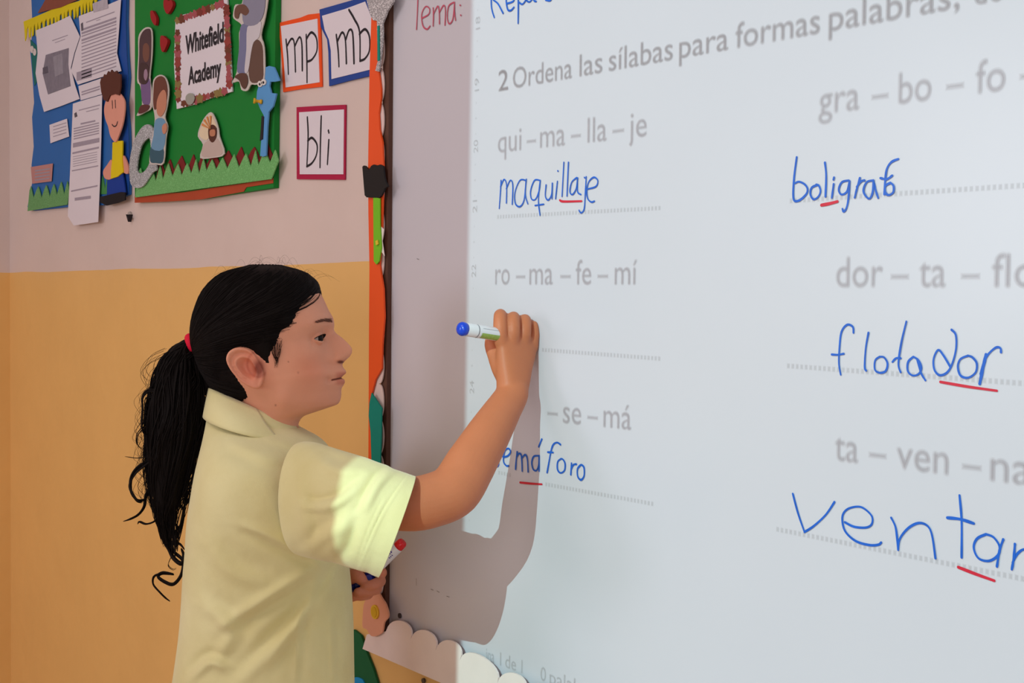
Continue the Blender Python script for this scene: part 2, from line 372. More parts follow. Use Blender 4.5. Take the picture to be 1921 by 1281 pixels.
bl = lambda x: 171 - .1813 * (x - 935)
def W(s, a, b_, base): return (s, (a, base(a)), (b_, base(b_)))
words('projected_text', [W('2', 935, 953, bl)], 0.019, SO(.0013), GB, PD, board, 'bold projected number 2')
words('projected_text', [W('Ordena', 962, 1073, bl), W('las', 1087, 1130, bl), W('sílabas', 1142, 1262, bl), W('para', 1274, 1366, bl)], 0.0190, SO(.0013), GT, PD, board, 'projected heading, first half')
words('projected_text', [W('formas', 1380, 1538, bl), W('palabras,', 1555, 1800, bl), W('de', 1828, 1880, bl)], 0.0190, SO(.0018), GT, PD, board, 'projected heading, second half')
dash = 'D'
def syll(label, its, base, xh):
    rb = .0014 if its[0][1] < 1300 else .0020
    V = []; w_ = []; ds = []
    for s, a, b_ in its:
        if s == '-':
            ds.append((a, b_))
        else: w_.append(W(s, a, b_, base))
    o = words('projected_text', w_, xh, SO(rb), GM, PD, board, label)
    for a, b_ in ds:
        V = []; F = []
        for li, g in enumerate(np.linspace(-rb, rb, 7)):
            A = wallpt(a, base(a), PD + 0.00012 * li); B = wallpt(b_, base(b_), PD + 0.00012 * li)
            t = (B - A) / np.linalg.norm(B - A); up = np.array([0, 0, 1.0]); z0 = xh * 0.50; hh = xh * 0.085
            n0 = len(V)
            V += [A - t * g + up * (z0 - hh - g), B + t * g + up * (z0 - hh - g), B + t * g + up * (z0 + hh + g), A - t * g + up * (z0 + hh + g)]
            F.append((n0, n0 + 1, n0 + 2, n0 + 3))
        obj('projected_dash', V, F, GM, board)
syll('projected syllables of maquillaje', [('qui', 934, 978), ('-', 988, 1005), ('ma', 1013, 1060), ('-', 1071, 1089), ('lla', 1102, 1138), ('-', 1149, 1170), ('je', 1180, 1213)], lambda x: 285.5 - .112 * (x - 941), 0.0215)
syll('projected syllables ro ma fe mi', [('ro', 929, 956), ('-', 968, 985), ('ma', 993, 1037), ('-', 1051, 1070), ('fe', 1080, 1109), ('-', 1121, 1140), ('mí', 1153, 1195)], lambda x: 533.5, 0.0215)
syll('projected syllables of semaforo', [('-', 1027, 1046), ('se', 1056, 1090), ('-', 1102, 1121), ('má', 1132, 1184)], lambda x: 794.5 + .105 * (x - 1072), 0.0215)
syll('projected syllables of boligrafo', [('gra', 1536, 1612), ('-', 1636, 1665), ('bo', 1686, 1747), ('-', 1776, 1806), ('fo', 1831, 1886), ('-', 1914, 1945)], lambda x: 208 - .131 * (x - 1586), 0.0212)
syll('projected syllables of flotador', [('dor', 1569, 1656), ('-', 1672, 1703), ('ta', 1724, 1774), ('-', 1804, 1836), ('flo', 1861, 1945)], lambda x: 538, 0.0212)
syll('projected syllables of ventana', [('ta', 1566, 1610), ('-', 1631, 1661), ('ven', 1682, 1779), ('-', 1806, 1839), ('na', 1858, 1935)], lambda x: 866.5 + .132 * (x - 1596.7), 0.0212)
fb = lambda x: 1236 + .36 * (x - 905)
words('projected_text', [W('ina', 912, 927, fb), W('1', 938, 940, fb), W('de', 948, 968, fb), W('1', 978, 980, fb), W('0', 1014, 1024, fb), W('palabras', 1031, 1125, fb)], 0.0125, SO(.0010), GM2, PD, board, 'faint projected footer of the page')
rl = []
for s, y in (('18', 42), ('19', 158), ('20', 274), ('21', 387), ('22', 508), ('24', 727)):
    x = 895.5 - (y - 42) * .0165; rl.append((s, (x + 5, y + 12), (x + 5, y - 12)))
words('projected_text', rl, 0.0068, SO(.0007), GM2, PD, board, 'faint projected ruler numbers down the left edge', rot=True)
V = []; F = []
for i in range(0, 36):
    y = -10 + i * 29.0
    if 560 < y < 610 or (i % 4 == 2 and y < 760) or y > 985: continue
    x = 896 - (y - 42) * .0165
    c = wallpt(x, y, PD); hx = 0.0022 if i % 4 == 0 else 0.0009
    n0 = len(V)
    V += [c + np.array(v) for v in ((-hx, 0, -.0014), (hx, 0, -.0014), (hx, 0, .0014), (-hx, 0, .0014))]; F.append((n0, n0 + 1, n0 + 2, n0 + 3))
obj('ruler_tick', V, F, ghost_mat(0.10, rgb(150, 140, 140)), board)['kind'] = 'stuff'
def dots(p0, p1, pitch=0.0062):
    A = wallpt(*p0, PD); B = wallpt(*p1, PD); Ln = np.linalg.norm(B - A); n = int(Ln / pitch)
    V = []; F = []; t = (B - A) / Ln
    for i in range(n):
        for li, g in enumerate((0, .0006, .0012)):
            c = A + t * (i + .5) * pitch + np.array([0, -0.00012 * li, 0]); hw_ = 0.0013 + g * .8; hh = 0.0020 + g
            n0 = len(V)
            V += [c - t * hw_ - np.array([0, 0, hh]), c + t * hw_ - np.array([0, 0, hh]), c + t * hw_ + np.array([0, 0, hh]), c - t * hw_ + np.array([0, 0, hh])]; F.append((n0, n0 + 1, n0 + 2, n0 + 3))
    o = obj('dotted_line', V, F, ghost_mat(0.055, rgb(150, 145, 145)), board); o['kind'] = 'stuff'
for a, c in (((932, 407), (1243, 390)), ((1016, 656), (1241, 673)), ((934, 886), (962, 892)), ((1022, 908), (1230, 946)), ((1480, 377), (1960, 345)), ((1475, 686), (1960, 722)), ((1455, 992), (1960, 1094))): dots(a, c)

# ------------------------------------------------------------------ scalloped foam borders
white_foam = foam(244, 228, 224, 'white_foam')
def scal(name, base, peaks_fn, d, label): pass
def lobes(pts, inward):
    out = []
    for i in range(len(pts) - 1):
        a = np.array(pts[i], float); b_ = np.array(pts[i + 1], float); c = (a + b_) / 2; h = (b_ - a) / 2; nn = np.array(inward, float)
        for j in range(12):
            t = math.pi * j / 12
            out.append(tuple(c - h * math.cos(t) + nn * math.sin(t) ** 0.8))
    out.append(pts[-1]); return out
val = [(724, 1184), (770, 1200.6), (817, 1220.6), (863, 1238), (933, 1281), (985, 1300), (1040, 1322)]
top = lobes(val, (8, -27))
bb = cut('scalloped_border', top + [(1090, 1400), (1040, 1385), (830, 1282), (680, 1217), (688, 1190)], 0.026, white_foam, None, 0.003)
tag(bb, 'white foam border with scalloped edge along the bottom of the whiteboard', 'border')
vy = [(719, y) for y in range(60, 1150, 66)]
vtop = lobes([(711.5 - (y - 60) * .0015, y) for _, y in vy], (9, 0))
vb = cut('scalloped_border', vtop + [(700, 1135), (700, 60)], 0.0235, foam(226, 205, 200, 'white_foam'), None, 0.002)
tag(vb, 'white foam border with scalloped edge running up the left side of the whiteboard frame', 'border')

# foam pencil running up the frame
pen = empty('foam_pencil', 'tall orange foam pencil decoration with silver glitter point beside the whiteboard frame', 'decoration')
cT = lambda pts: C1(pts, kT, 480, 0)
c7 = lambda pts: C1(pts, 0.4834, 640, 280)
orange = mat('orange_foam', rgb(240, 84, 22), 0.38, 0.4, noise=0.05, nscale=10)
cut('body', cT([(730, 110), (768, 110), (776, 450), (790, 560), (791, 620), (776, 720), (782, 820), (800, 900), (806, 1050)]) + [(718, 372), (716, 440), (712, 497), (719, 541), (721, 594), (717, 647), (716, 691), (704, 712), (697, 739), (703, 800), (703, 872), (691, 872), (692, 640), (693, 500), (691, 400), (690.5, 312), (693, 142)], 0.0275, orange, pen, 0.003, smooth=False)
tag(cut('point', cT([(690, -60), (700, 0), (720, 80), (740, 128), (765, 130), (768, 300), (772, 380), (755, 447), (776, 452), (790, 360), (802, 230), (800, 150), (830, 70), (868, 12), (880, -60)]), 0.031, foam(150, 146, 148, 'silver_glitter', True), pen, 0.003), 'silver glitter point')
cut('teal_strip', cT([(768, 165), (780, 160), (783, 380), (768, 385)]), 0.0325, foam(20, 140, 125), pen, 0.001)
tag(cut('band', cT([(673, 1055), (682, 1046), (693, 1050), (712, 1075), (730, 1048), (745, 1040), (765, 1047), (785, 1040), (805, 1050), (812, 1120), (820, 1150), (835, 1178), (815, 1190), (795, 1235), (780, 1250), (735, 1250), (700, 1248), (688, 1235), (683, 1180)]), 0.032, mat('black_glitter', rgb(20, 18, 20), .6, .3, noise=.5, nscale=900), pen, 0.003), 'black glitter band')
tag(cut('strip', [(700, 369), (712.5, 372), (712.5, 420), (715, 464), (711, 490), (706, 496), (701, 490)], 0.031, foam(122, 196, 40), pen, 0.002), 'lime green strip')
tag(cut('strip', [(697, 737), (716, 766), (715, 812), (713, 872), (697, 874), (695, 810), (691.5, 780), (693, 755)], 0.031, foam(12, 138, 122), pen, 0.002), 'teal strip')
cut('pin', [(704, 452), (708, 450), (709, 458), (705, 460)], 0.034, foam(230, 200, 60), pen, 0.002)
cut('paper_scrap', [(713, 424), (720, 430), (717, 452), (721, 480), (714, 470)], 0.0285, white_foam, pen, 0.001)

fl = empty('foam_flower', 'peach foam flower with a yellow button on the lower corner of the whiteboard frame', 'decoration')
c6 = lambda pts: C1(pts, 0.2506, 620, 960)
cut('petals', c6([(345, 590), (385, 650), (415, 700), (432, 780), (400, 830), (385, 900), (340, 930), (300, 925), (270, 880), (240, 860), (242, 760), (250, 690), (275, 640), (300, 600)]), 0.031, foam(236, 170, 140), fl, 0.003, smooth=True)
bc = wallpt(620 + 327 * .2506, 960 + 750 * .2506, 0.034)
bt = slab('button', [bc + np.array([0.0105 * math.cos(a), 0, 0.0115 * math.sin(a)]) for a in np.linspace(0, 2 * math.pi, 20, endpoint=False)], 0.004, foam(236, 196, 60), fl)
slab('button_rim', [bc + np.array([0.0075 * math.cos(a), -.0012, 0.0085 * math.sin(a)]) for a in np.linspace(0, 2 * math.pi, 20, endpoint=False)], 0.002, foam(222, 178, 40), fl)
hl = empty('foam_hill', 'dark green foam hill with a blue patch low on the yellow wall behind the girl', 'decoration')
cut('hill', [(640, 1190), (663, 1181), (677, 1192), (688, 1225), (700, 1255), (708, 1281), (715, 1330), (640, 1340)], 0.006, foam(22, 98, 58), hl, 0.004, smooth=False)
cut('patch', [(655, 1281), (664, 1271), (675, 1272), (683, 1281), (690, 1320), (650, 1320)], 0.008, foam(30, 150, 215), hl, 0.002, smooth=True)
disc('wall_screw', 793, 1277, 0.004, 0.004, 0.003, scw, None)
tag(bpy.data.objects['wall_screw'], 'small dark screw in the yellow wall under the scalloped border', 'screw')

# ------------------------------------------------------------------ syllable cards
blk = mat('black_marker', rgb(30, 26, 34), 0.6, 0.3)
paper = mat('paper', rgb(226, 218, 226), 0.7, 0.3, noise=0.03, nscale=12)
def card(label, outer, inner, col, sts, d=0.003, groups=(3, 2)):
    o = empty('syllable_card', label, 'card')
    cut('border', cT(outer), d, foam(*col), o, 0.002)
    cut('paper', cT(inner), d + 0.0010, paper, o, 0.0012)
    k = 0
    for g in groups:
        strokes('letter', [cT(s) for s in sts[k:k + g]], 0.0045, d + 0.0014, blk, o); k += g
card('white card with orange border lettered mp', [(143, 145), (280, 112), (330, 92), (405, 83), (412, 300), (418, 548), (290, 562), (172, 583), (163, 380)], [(157, 165), (388, 118), (402, 520), (188, 553), (176, 380)], (240, 84, 30),
     [[(190, 250), (200, 350), (205, 468)], [(197, 290), (225, 245), (243, 280), (250, 452)], [(246, 290), (275, 235), (290, 280), (293, 445)], [(318, 220), (322, 380), (323, 520)], [(320, 245), (350, 205), (382, 240), (385, 320), (355, 375), (322, 390)]])
card('white card with dark blue border lettered mb', [(402, 60), (550, 18), (700, -25), (730, 80), (745, 110), (742, 475), (600, 508), (463, 545), (458, 330), (450, 250), (410, 170)], [(418, 100), (560, 58), (690, 10), (735, 120), (735, 437), (478, 500), (474, 320), (462, 250), (435, 190)], (42, 72, 150),
     [[(508, 220), (520, 320), (525, 420)], [(516, 260), (545, 205), (565, 250), (572, 400)], [(568, 250), (590, 190), (612, 215), (620, 400)], [(588, 62), (622, 120), (655, 200), (658, 385)], [(655, 215), (690, 185), (717, 230), (717, 320), (690, 370), (658, 385)]], 0.004)
card('white card with crimson border lettered bli', [(257, 678), (420, 668), (568, 662), (563, 1137), (258, 1133)], [(273, 710), (556, 692), (552, 1102), (277, 1102)], (176, 32, 72),
     [[(325, 742), (330, 860), (322, 1052)], [(328, 890), (355, 872), (386, 915), (382, 980), (355, 1030), (322, 1052)], [(413, 735), (408, 900), (405, 1058)], [(461, 885), (452, 1038)], [(458, 826), (461, 838)]], groups=(2, 1, 2))

# ------------------------------------------------------------------ bulletin boards
def grass(name, x0, x1, base, topf, pitch, d, m, parent, seed, lean=0):
    rr = random.Random(seed); pts = []
    x = x0; up_ = []
    while x < x1:
        w = pitch * rr.uniform(.7, 1.3); t = topf(x); h = rr.uniform(.75, 1.2)
        up_ += [ (x + w * .30 + lean, t + 4 - 14 * h), (x + w * .52 + lean * 2, t - 36 * h), (x + w * .72 + lean, t - 2), (x + w * .92, t + 40 * rr.uniform(.7, 1.1))]
        x += w
    pts = up_ + [(x1, base(x1)), ((x0 + x1) / 2, base((x0 + x1) / 2)), (x0, base(x0))]
    return cut(name, C1(pts), d, m, parent, 0.002)
gb = empty('bulletin_board', 'green paper bulletin board with grass border and academy sign', 'bulletin board')
gm = mat('green_paper', rgb(20, 128, 48), 0.7, 0.25, noise=0.08, nscale=9)
cut('panel', [(253, -60), (518, -60), (513, 352), (380, 372), (253, 378)], 0.012, gm, gb, 0.011)
cut('brown_strip', C1([(735, 1070), (1000, 1050), (1200, 1020), (1340, 1000), (1490, 972), (1490, 1000), (1345, 1022), (1330, 1046), (1100, 1088), (920, 1100), (735, 1107)]), 0.0135, foam(176, 74, 44), gb, 0.0012)
grass('red_leaf', 850, 1440, lambda x: 985 - (x - 850) * .10, lambda x: 905 - (x - 850) * .15, 62, 0.0145, foam(122, 34, 34), gb, 4)
grass('grass', 738, 1480, lambda x: 1078 - (x - 738) * .135, lambda x: 955 - (x - 738) * .145, 50, 0.018, foam(96, 168, 92, 'green_glitter', True), gb, 5)
RED = mat('red_foam', rgb(160, 20, 28), 0.6, 0.3)
for i, (lb, pts) in enumerate((('folded red foam heart, left one of the upper pair on the green board', [(820, 65), (830, 57), (840, 70), (853, 100), (849, 137), (836, 128), (823, 100)]),
                ('largest red foam heart at the top of the green board', [(893, 5), (905, -5), (920, 5), (935, 0), (943, 30), (915, 76), (895, 45)]),
                ('red foam heart beside the academy sign below the other hearts', [(876, 200), (890, 195), (900, 205), (912, 215), (912, 240), (889, 284), (875, 250)]))):
    tag(cut('foam_heart', C1(pts), 0.020, RED, None, 0.006, smooth=True), lb, 'heart', 'red foam hearts on the green board')
# academy sign
sg = empty('school_sign', 'white sign reading Whitefield Academy with a border of autumn leaves', 'sign')
cut('sign_paper', C1([(958, 110), (1000, 80), (1100, 55), (1180, 15), (1240, -8), (1255, 240), (1267, 500), (1150, 535), (1060, 570), (965, 595), (950, 350)]), 0.017, paper, sg, 0.003)
rr = random.Random(3); lc = [foam(150, 66, 60), foam(128, 58, 50), foam(140, 118, 70), foam(166, 84, 90), foam(112, 62, 44)]
path = []
for (a, b_, n) in (((968, 112), (1232, 12), 11), ((1236, 45), (1252, 490), 15), ((1225, 498), (978, 572), 11), ((972, 540), (968, 150), 14)):
    for i in range(n): path.append((a[0] + (b_[0] - a[0]) * i / n, a[1] + (b_[1] - a[1]) * i / n))
for i, (x, y) in enumerate(path):
    r = rr.uniform(17, 26); ph = rr.uniform(0, 6)
    cut('leaf', C1([(x + r * .72 * (1 + .22 * math.cos(5 * a + ph)) * math.cos(a), y + r * (1 + .22 * math.cos(5 * a + ph)) * math.sin(a)) for a in np.linspace(0, 2 * math.pi, 15, endpoint=False)]), 0.0176 + .0002 * (i % 3), lc[rr.randrange(5)], sg, 0.0005)
words('lettering', [('Whitefield', C1([(1013, 300)])[0], C1([(1220, 232)])[0])], 0.0, [0.0], blk, 0.018, sg) if False else None
def sign_word(s, a, b_, capcrop):
    A = wallpt(*C1([a])[0], 0.0182); B = wallpt(*C1([b_])[0], 0.0182); T_ = wallpt(*C1([(a[0], a[1] - capcrop)])[0], 0.0182)
    h = T_[2] - A[2]; Vt, Ft = text_mesh(s, 0.022); cap = text_mesh('W', 0.0)[0][:, 1].max(); x0, x1 = Vt[:, 0].min(), Vt[:, 0].max()
    return [A + (B - A) * (v[0] - x0) / (x1 - x0) + np.array([0, 0, v[1] / cap * h]) for v in Vt], Ft
for wd_ in (('Whitefield', (1012, 298), (1220, 226), 100), ('Academy', (1027, 462), (1206, 412), 92)):
    mb = MB(); mb.add(*sign_word(*wd_)); mb.build('lettering', blk, sg)
cut('tape', C1([(1015, 525), (1030, 510), (1050, 512), (1062, 535), (1050, 565), (1028, 572), (1014, 550)]), 0.0205, foam(160, 160, 150), sg, 0.001, smooth=True)

def figure(name, label, cat, outline, parts, d=0.020, rim=(205, 196, 190)):
    o = empty(name, label, cat)
    cut('backing', C1(outline), d, foam(*rim), o, 0.002, smooth=True, n=3)
    for k, (nm, pts, col) in enumerate(parts):
        cut(nm, C1(pts), d + 0.0004 + 0.0003 * k, foam(*col), o, 0.0004, smooth=True, n=3)
    return o
figure('paper_figure', 'printed paper cutout of a praying woman in dark veil and lilac robe', 'cutout',
       [(755, 205), (775, 165), (805, 148), (830, 170), (830, 300), (818, 420), (828, 500), (828, 585), (795, 612), (745, 632), (775, 570), (765, 470), (748, 440), (755, 300)],
       [('robe', [(772, 440), (815, 430), (822, 520), (815, 570), (780, 565), (770, 500)], (122, 96, 140)), ('veil', [(762, 215), (780, 172), (805, 157), (824, 175), (824, 300), (814, 400), (800, 450), (775, 460), (756, 430), (760, 300)], (84, 62, 66)), ('face', [(782, 250), (800, 235), (815, 260), (812, 320), (795, 340), (780, 310)], (120, 80, 68)), ('sleeve', [(765, 350), (790, 345), (812, 370), (808, 440), (785, 460), (765, 430)], (74, 54, 54)), ('hands', [(788, 385), (800, 378), (806, 410), (796, 440), (785, 420)], (160, 130, 150)), ('feet', [(770, 575), (815, 575), (800, 605), (755, 620)], (96, 52, 50))])
figure('paper_figure', 'printed paper cutout of a praying child in blue with brown hair', 'cutout',
       [(832, 500), (838, 435), (872, 408), (905, 425), (922, 490), (912, 580), (900, 640), (915, 690), (905, 760), (893, 890), (850, 897), (815, 885), (830, 760), (845, 650), (832, 570)],
       [('trousers', [(825, 800), (890, 805), (888, 885), (850, 890), (820, 880)], (60, 94, 110)), ('shirt', [(848, 655), (895, 650), (905, 710), (890, 815), (828, 810), (838, 740)], (110, 152, 184)), ('hair', [(838, 500), (844, 440), (872, 416), (900, 430), (914, 490), (905, 560), (870, 570), (845, 600), (836, 560)], (110, 66, 54)), ('face', [(872, 510), (895, 490), (908, 520), (905, 590), (880, 635), (858, 620), (855, 560)], (196, 134, 108)), ('hands', [(885, 690), (905, 672), (912, 700), (900, 730), (888, 725)], (200, 138, 112))], 0.0235)
figure('paper_figure', 'printed paper cutout of a robed man sitting on a brown rock', 'cutout',
       [(1275, 60), (1285, 25), (1320, 20), (1340, -30), (1455, -40), (1448, 90), (1425, 190), (1442, 260), (1443, 430), (1400, 462), (1370, 462), (1350, 495), (1318, 490), (1305, 445), (1268, 450), (1292, 395), (1305, 260), (1305, 180), (1318, 135), (1275, 100)],
       [('rock', [(1360, 260), (1400, 215), (1432, 250), (1437, 350), (1435, 430), (1400, 452), (1365, 440), (1355, 350)], (104, 78, 68)), ('robe', [(1312, 150), (1345, 130), (1365, 180), (1358, 300), (1345, 395), (1295, 392), (1305, 270)], (120, 122, 156)), ('cloak', [(1350, 150), (1390, 130), (1425, 120), (1415, 200), (1385, 230), (1370, 290), (1355, 385), (1335, 390), (1345, 270)], (206, 200, 206)), ('body', [(1325, 20), (1345, -20), (1440, -30), (1440, 70), (1405, 130), (1350, 140), (1325, 110)], (140, 138, 158)), ('arm', [(1280, 60), (1295, 30), (1335, 25), (1360, 60), (1340, 85), (1310, 70), (1300, 100), (1282, 95)], (112, 78, 66)), ('feet', [(1280, 420), (1310, 400), (1345, 405), (1352, 450), (1335, 485), (1318, 470), (1305, 438)], (96, 66, 56))], 0.0235)
fn = figure('paper_figure', 'small printed paper bust of a bearded man before a striped halo', 'cutout',
       [(1080, 745), (1092, 690), (1118, 640), (1150, 612), (1172, 640), (1192, 700), (1198, 745), (1225, 840), (1160, 862), (1092, 862), (1108, 790)],
       [('robe', [(1112, 790), (1145, 762), (1190, 758), (1216, 835), (1160, 855), (1102, 852)], (196, 176, 168)), ('halo', [(1088, 740), (1100, 690), (1124, 645), (1150, 622), (1165, 645), (1182, 700), (1150, 720), (1130, 765)], (226, 206, 176)), ('head', [(1138, 700), (1160, 680), (1182, 700), (1180, 750), (1160, 778), (1140, 755)], (88, 50, 40)), ('face', [(1146, 712), (1172, 708), (1172, 740), (1148, 742)], (190, 128, 98))])
for k, a in enumerate((200, 222, 244, 266)):
    c_, s_ = math.cos(math.radians(a)), math.sin(math.radians(a)); c2, s2 = math.cos(math.radians(a + 10)), math.sin(math.radians(a + 10))
    cut('halo_ray', C1([(1148, 705), (1148 + 52 * c_, 712 + 80 * s_), (1148 + 52 * c2, 712 + 80 * s2)]), 0.0222, foam(214, 140, 80), fn, 0.0003)
cut('glitter_letter', C1([(780, 690), (822, 684), (840, 740), (836, 830), (856, 920), (830, 945), (775, 1020), (718, 1012), (706, 930), (712, 850), (735, 760)]), 0.0225, foam(140, 142, 146, 'silver_glitter', True), None, 0.003, smooth=True,
    hole=C1([(795, 765), (818, 760), (822, 860), (800, 920), (770, 945), (748, 930), (752, 870), (770, 800)]))
tag(bpy.data.objects['glitter_letter'], 'silver glitter foam letter between the blue and green boards', 'letter')
bd_ = empty('foam_bird', 'light blue foam bird with round white eyes on the right edge of the green board', 'decoration')
BLU = foam(92, 156, 214)
cut('body', C1([(1448, 368), (1470, 360), (1495, 366), (1510, 400), (1525, 440), (1500, 446), (1474, 446), (1470, 470), (1480, 508), (1508, 510), (1500, 545), (1490, 580), (1465, 612), (1458, 700), (1452, 850), (1436, 855), (1420, 850), (1428, 740), (1440, 630), (1418, 590), (1400, 540), (1403, 500), (1412, 470), (1425, 450), (1440, 410)]), 0.022, BLU, bd_, 0.003)
cut('stripe', C1([(1428, 632), (1440, 636), (1434, 760), (1418, 768), (1424, 700)]), 0.0232, blk, bd_, 0.002)
for (x, y) in ((1418, 458), (1438, 448)):
    e = cut('eye', C1([(x + 13 * math.cos(a), y + 17 * math.sin(a)) for a in np.linspace(0, 2 * math.pi, 14, endpoint=False)]), 0.0245, foam(225, 220, 215), bd_, 0.002)
    cut('pupil', C1([(x - 1 + 5 * math.cos(a), y + 2 + 7 * math.sin(a)) for a in np.linspace(0, 2 * math.pi, 10, endpoint=False)]), 0.025, blk, e, 0.0006)
# push pin
def lathe(prof, a, axis, n=16):
    """prof: (t along axis, radius)"""
    axis = np.array(axis, float); axis /= np.linalg.norm(axis); u_ = np.cross(axis, [0, 0, 1.0] if abs(axis[2]) < .9 else [1.0, 0, 0]); u_ /= np.linalg.norm(u_); v_ = np.cross(axis, u_)
    V = []; F = []
    for t, r in prof:
        for j in range(n): V.append(np.array(a) + axis * t + (u_ * math.cos(2 * math.pi * j / n) + v_ * math.sin(2 * math.pi * j / n)) * r)
    for i in range(len(prof) - 1):
        for j in range(n): F.append((i * n + j, i * n + (j + 1) % n, (i + 1) * n + (j + 1) % n, (i + 1) * n + j))
    F.append(tuple(range(n))[::-1]); F.append(tuple(range((len(prof) - 1) * n, len(prof) * n)))
    return V, F
V, F = lathe([(0, .004), (.003, .0045), (.005, .0028), (.011, .003), (.013, .0052), (.016, .005)], wallpt(1432 * .34356, 556 * .34356, 0.022), (-.5, -1, .1))
tag(obj('push_pin', V, F, foam(232, 176, 50), None, True), 'yellow push pin holding the light blue foam bird', 'push pin')

bbd = empty('bulletin_board', 'blue paper bulletin board with yellow fringe and grass border near the corner', 'bulletin board')
cut('panel', C1([(165, -150), (692, -150), (686, 120), (692, 300), (700, 420), (688, 560), (700, 700), (706, 900), (702, 1062), (560, 1120), (368, 1130), (180, 1150), (150, 1130), (175, 1000), (172, 900), (184, 800), (175, 640), (186, 560), (178, 430), (165, 280), (178, 160)]), 0.008, mat('blue_paper', rgb(40, 104, 176), 0.65, 0.3, noise=0.12, nscale=7), bbd, 0.007)
cut('dark_blue_strip', C1([(590, -150), (692, -150), (686, 120), (692, 300), (700, 420), (688, 560), (700, 700), (706, 900), (702, 1062), (640, 1060), (600, 700), (620, 400), (655, 200)]), 0.0092, mat('dark_blue_paper', rgb(18, 74, 156), 0.6, 0.3, noise=0.1, nscale=9), bbd, 0.001)
cut('teal_strip', C1([(165, 215), (200, 250), (215, 420), (188, 470), (175, 360)]), 0.0092, foam(26, 110, 104), bbd, 0.001)
for (x, y) in ((174, 270), (188, 284)):
    cut('eye', C1([(x + 9 * math.cos(a), y + 20 * math.sin(a)) for a in np.linspace(0, 2 * math.pi, 12, endpoint=False)]), 0.0105, foam(215, 205, 200), bbd, 0.001)
fr = []; rr = random.Random(8)
x = 132.0
while x < 520:
    yb = 205 - (x - 132) * .42
    fr += [(x, yb - 55 + 12 * rr.random()), (x + 5, yb + 4 + 16 * rr.random()), (x + 11, yb - 5 + 14 * rr.random()), (x + 14, yb - 45)]; x += rr.uniform(15, 24)
cut('yellow_fringe', C1([(128, 118), (200, 88), (300, 45), (430, 5), (560, -60)][::-1] + fr[:]), 0.0115, foam(226, 206, 20), bbd, 0.002)
cut('brown_roof', C1([(205, 72), (230, 30), (262, -30), (330, -80), (480, -60), (420, 0), (330, 40), (255, 58)]), 0.013, foam(140, 78, 60), bbd, 0.002)
grass('grass', 150, 366, lambda x: 1152 - (x - 150) * .16, lambda x: 1050 - (x - 150) * .15, 36, 0.012, foam(84, 148, 80, 'green_glitter', True), bbd, 9)
grass('grass', 545, 590, lambda x: 1060, lambda x: 1000, 24, 0.010, foam(70, 140, 76), bbd, 2)

def sheet(label, outline, rows, blocks, d, name='paper_notice', col=None):
    """rows: (x0,y0,x1,y1,thickness) in crop units; blocks: polygons"""
    o = empty(name, label, 'paper')
    pts = cr_smooth(C1(outline), 3, True) if False else C1(outline)
    cut('sheet', pts, d, col or paper, o, 0.0008)
    mb = MB(); gy = mat('printed_grey', rgb(164, 154, 168), 0.7, 0.2, noise=0.12, nscale=200)
    for (x0, y0, x1, y1, h) in rows:
        q = [wallpt(*p, d + .0004) for p in C1([(x0, y0 + h), (x1, y1 + h), (x1, y1), (x0, y0)])]; mb.add(q, [(0, 1, 2, 3)])
    mb.build('print', gy, o)
    for ib, (pl, c) in enumerate(blocks): cut('picture', C1(pl), d + 0.0006 + .0004 * ib, mat('printed_block', rgb(*c), 0.7, 0.2, noise=0.25, nscale=60), o, 0.0005)
    return o
sheet('white paper with a grey square picture pinned on the blue board under yellow fringe', [(196, 166), (300, 125), (382, 85), (408, 140), (436, 200), (405, 290), (386, 370), (408, 460), (434, 540), (330, 580), (240, 611), (215, 520), (194, 400), (205, 290)],
      [(285, 220, 370, 190, 4), (300, 232, 355, 212, 3)], [([(250, 300), (375, 262), (372, 350), (385, 470), (262, 516), (232, 400)], (132, 126, 138)), ([(290, 310), (340, 290), (345, 400), (300, 420)], (150, 145, 156)), ([(233, 370), (258, 362), (262, 396), (234, 404)], (100, 94, 106))], 0.0125)
sheet('white printed notice curling beside the top of the blue board', [(430, 88), (545, 45), (660, -5), (650, 150), (638, 290), (662, 388), (540, 425), (425, 462), (388, 385), (410, 290), (440, 200)],
      [(470, 120, 625, 62, 5), (525, 112, 548, 104, 3)] + [(445, 158 + i * 19 + 0, 635 - (i > 8) * 0, 92 + i * 19, 11 if i in (0, 1, 3) else 6) for i in range(15)] + [(418, 395, 500, 372, 48)],
      [([(441, 130), (452, 122), (455, 165), (444, 170)], (104, 98, 108)), ([(505, 20), (585, -12), (590, 45), (510, 68)], (186, 178, 188))], 0.014)
sheet('narrow strip of white paper behind the boy cutout, under the curling notice', [(428, 470), (560, 425), (650, 400), (648, 470), (555, 515), (440, 548)], [(445, 500 + i * 14, 545, 468 + i * 14, 7) for i in range(2)], [], 0.0115)
sheet('long white printed list hanging past the lower edge of the blue board', [(398, 566), (480, 540), (557, 518), (552, 760), (545, 1000), (535, 1212), (470, 1222), (402, 1231), (370, 1180), (382, 950), (390, 760)],
      [(430, 600, 545, 570, 5), (470, 592 + 16, 540, 572 + 18, 4), (440, 672, 520, 655, 9)] + [(402, 700 + i * 14, 540, 668 + i * 14, 6) for i in range(5)] + [(398, 782, 542, 752, 24), (395, 832, 540, 800, 10), (392, 930, 536, 902, 6), (388, 1040, 532, 1010, 8), (408, 1080, 495, 1068, 16)] + [(398, 855 + i * 13, 530, 828 + i * 13, 3) for i in range(5)],
      [([(405, 620), (416, 612), (422, 635), (408, 642)], (92, 84, 92))], 0.0155)
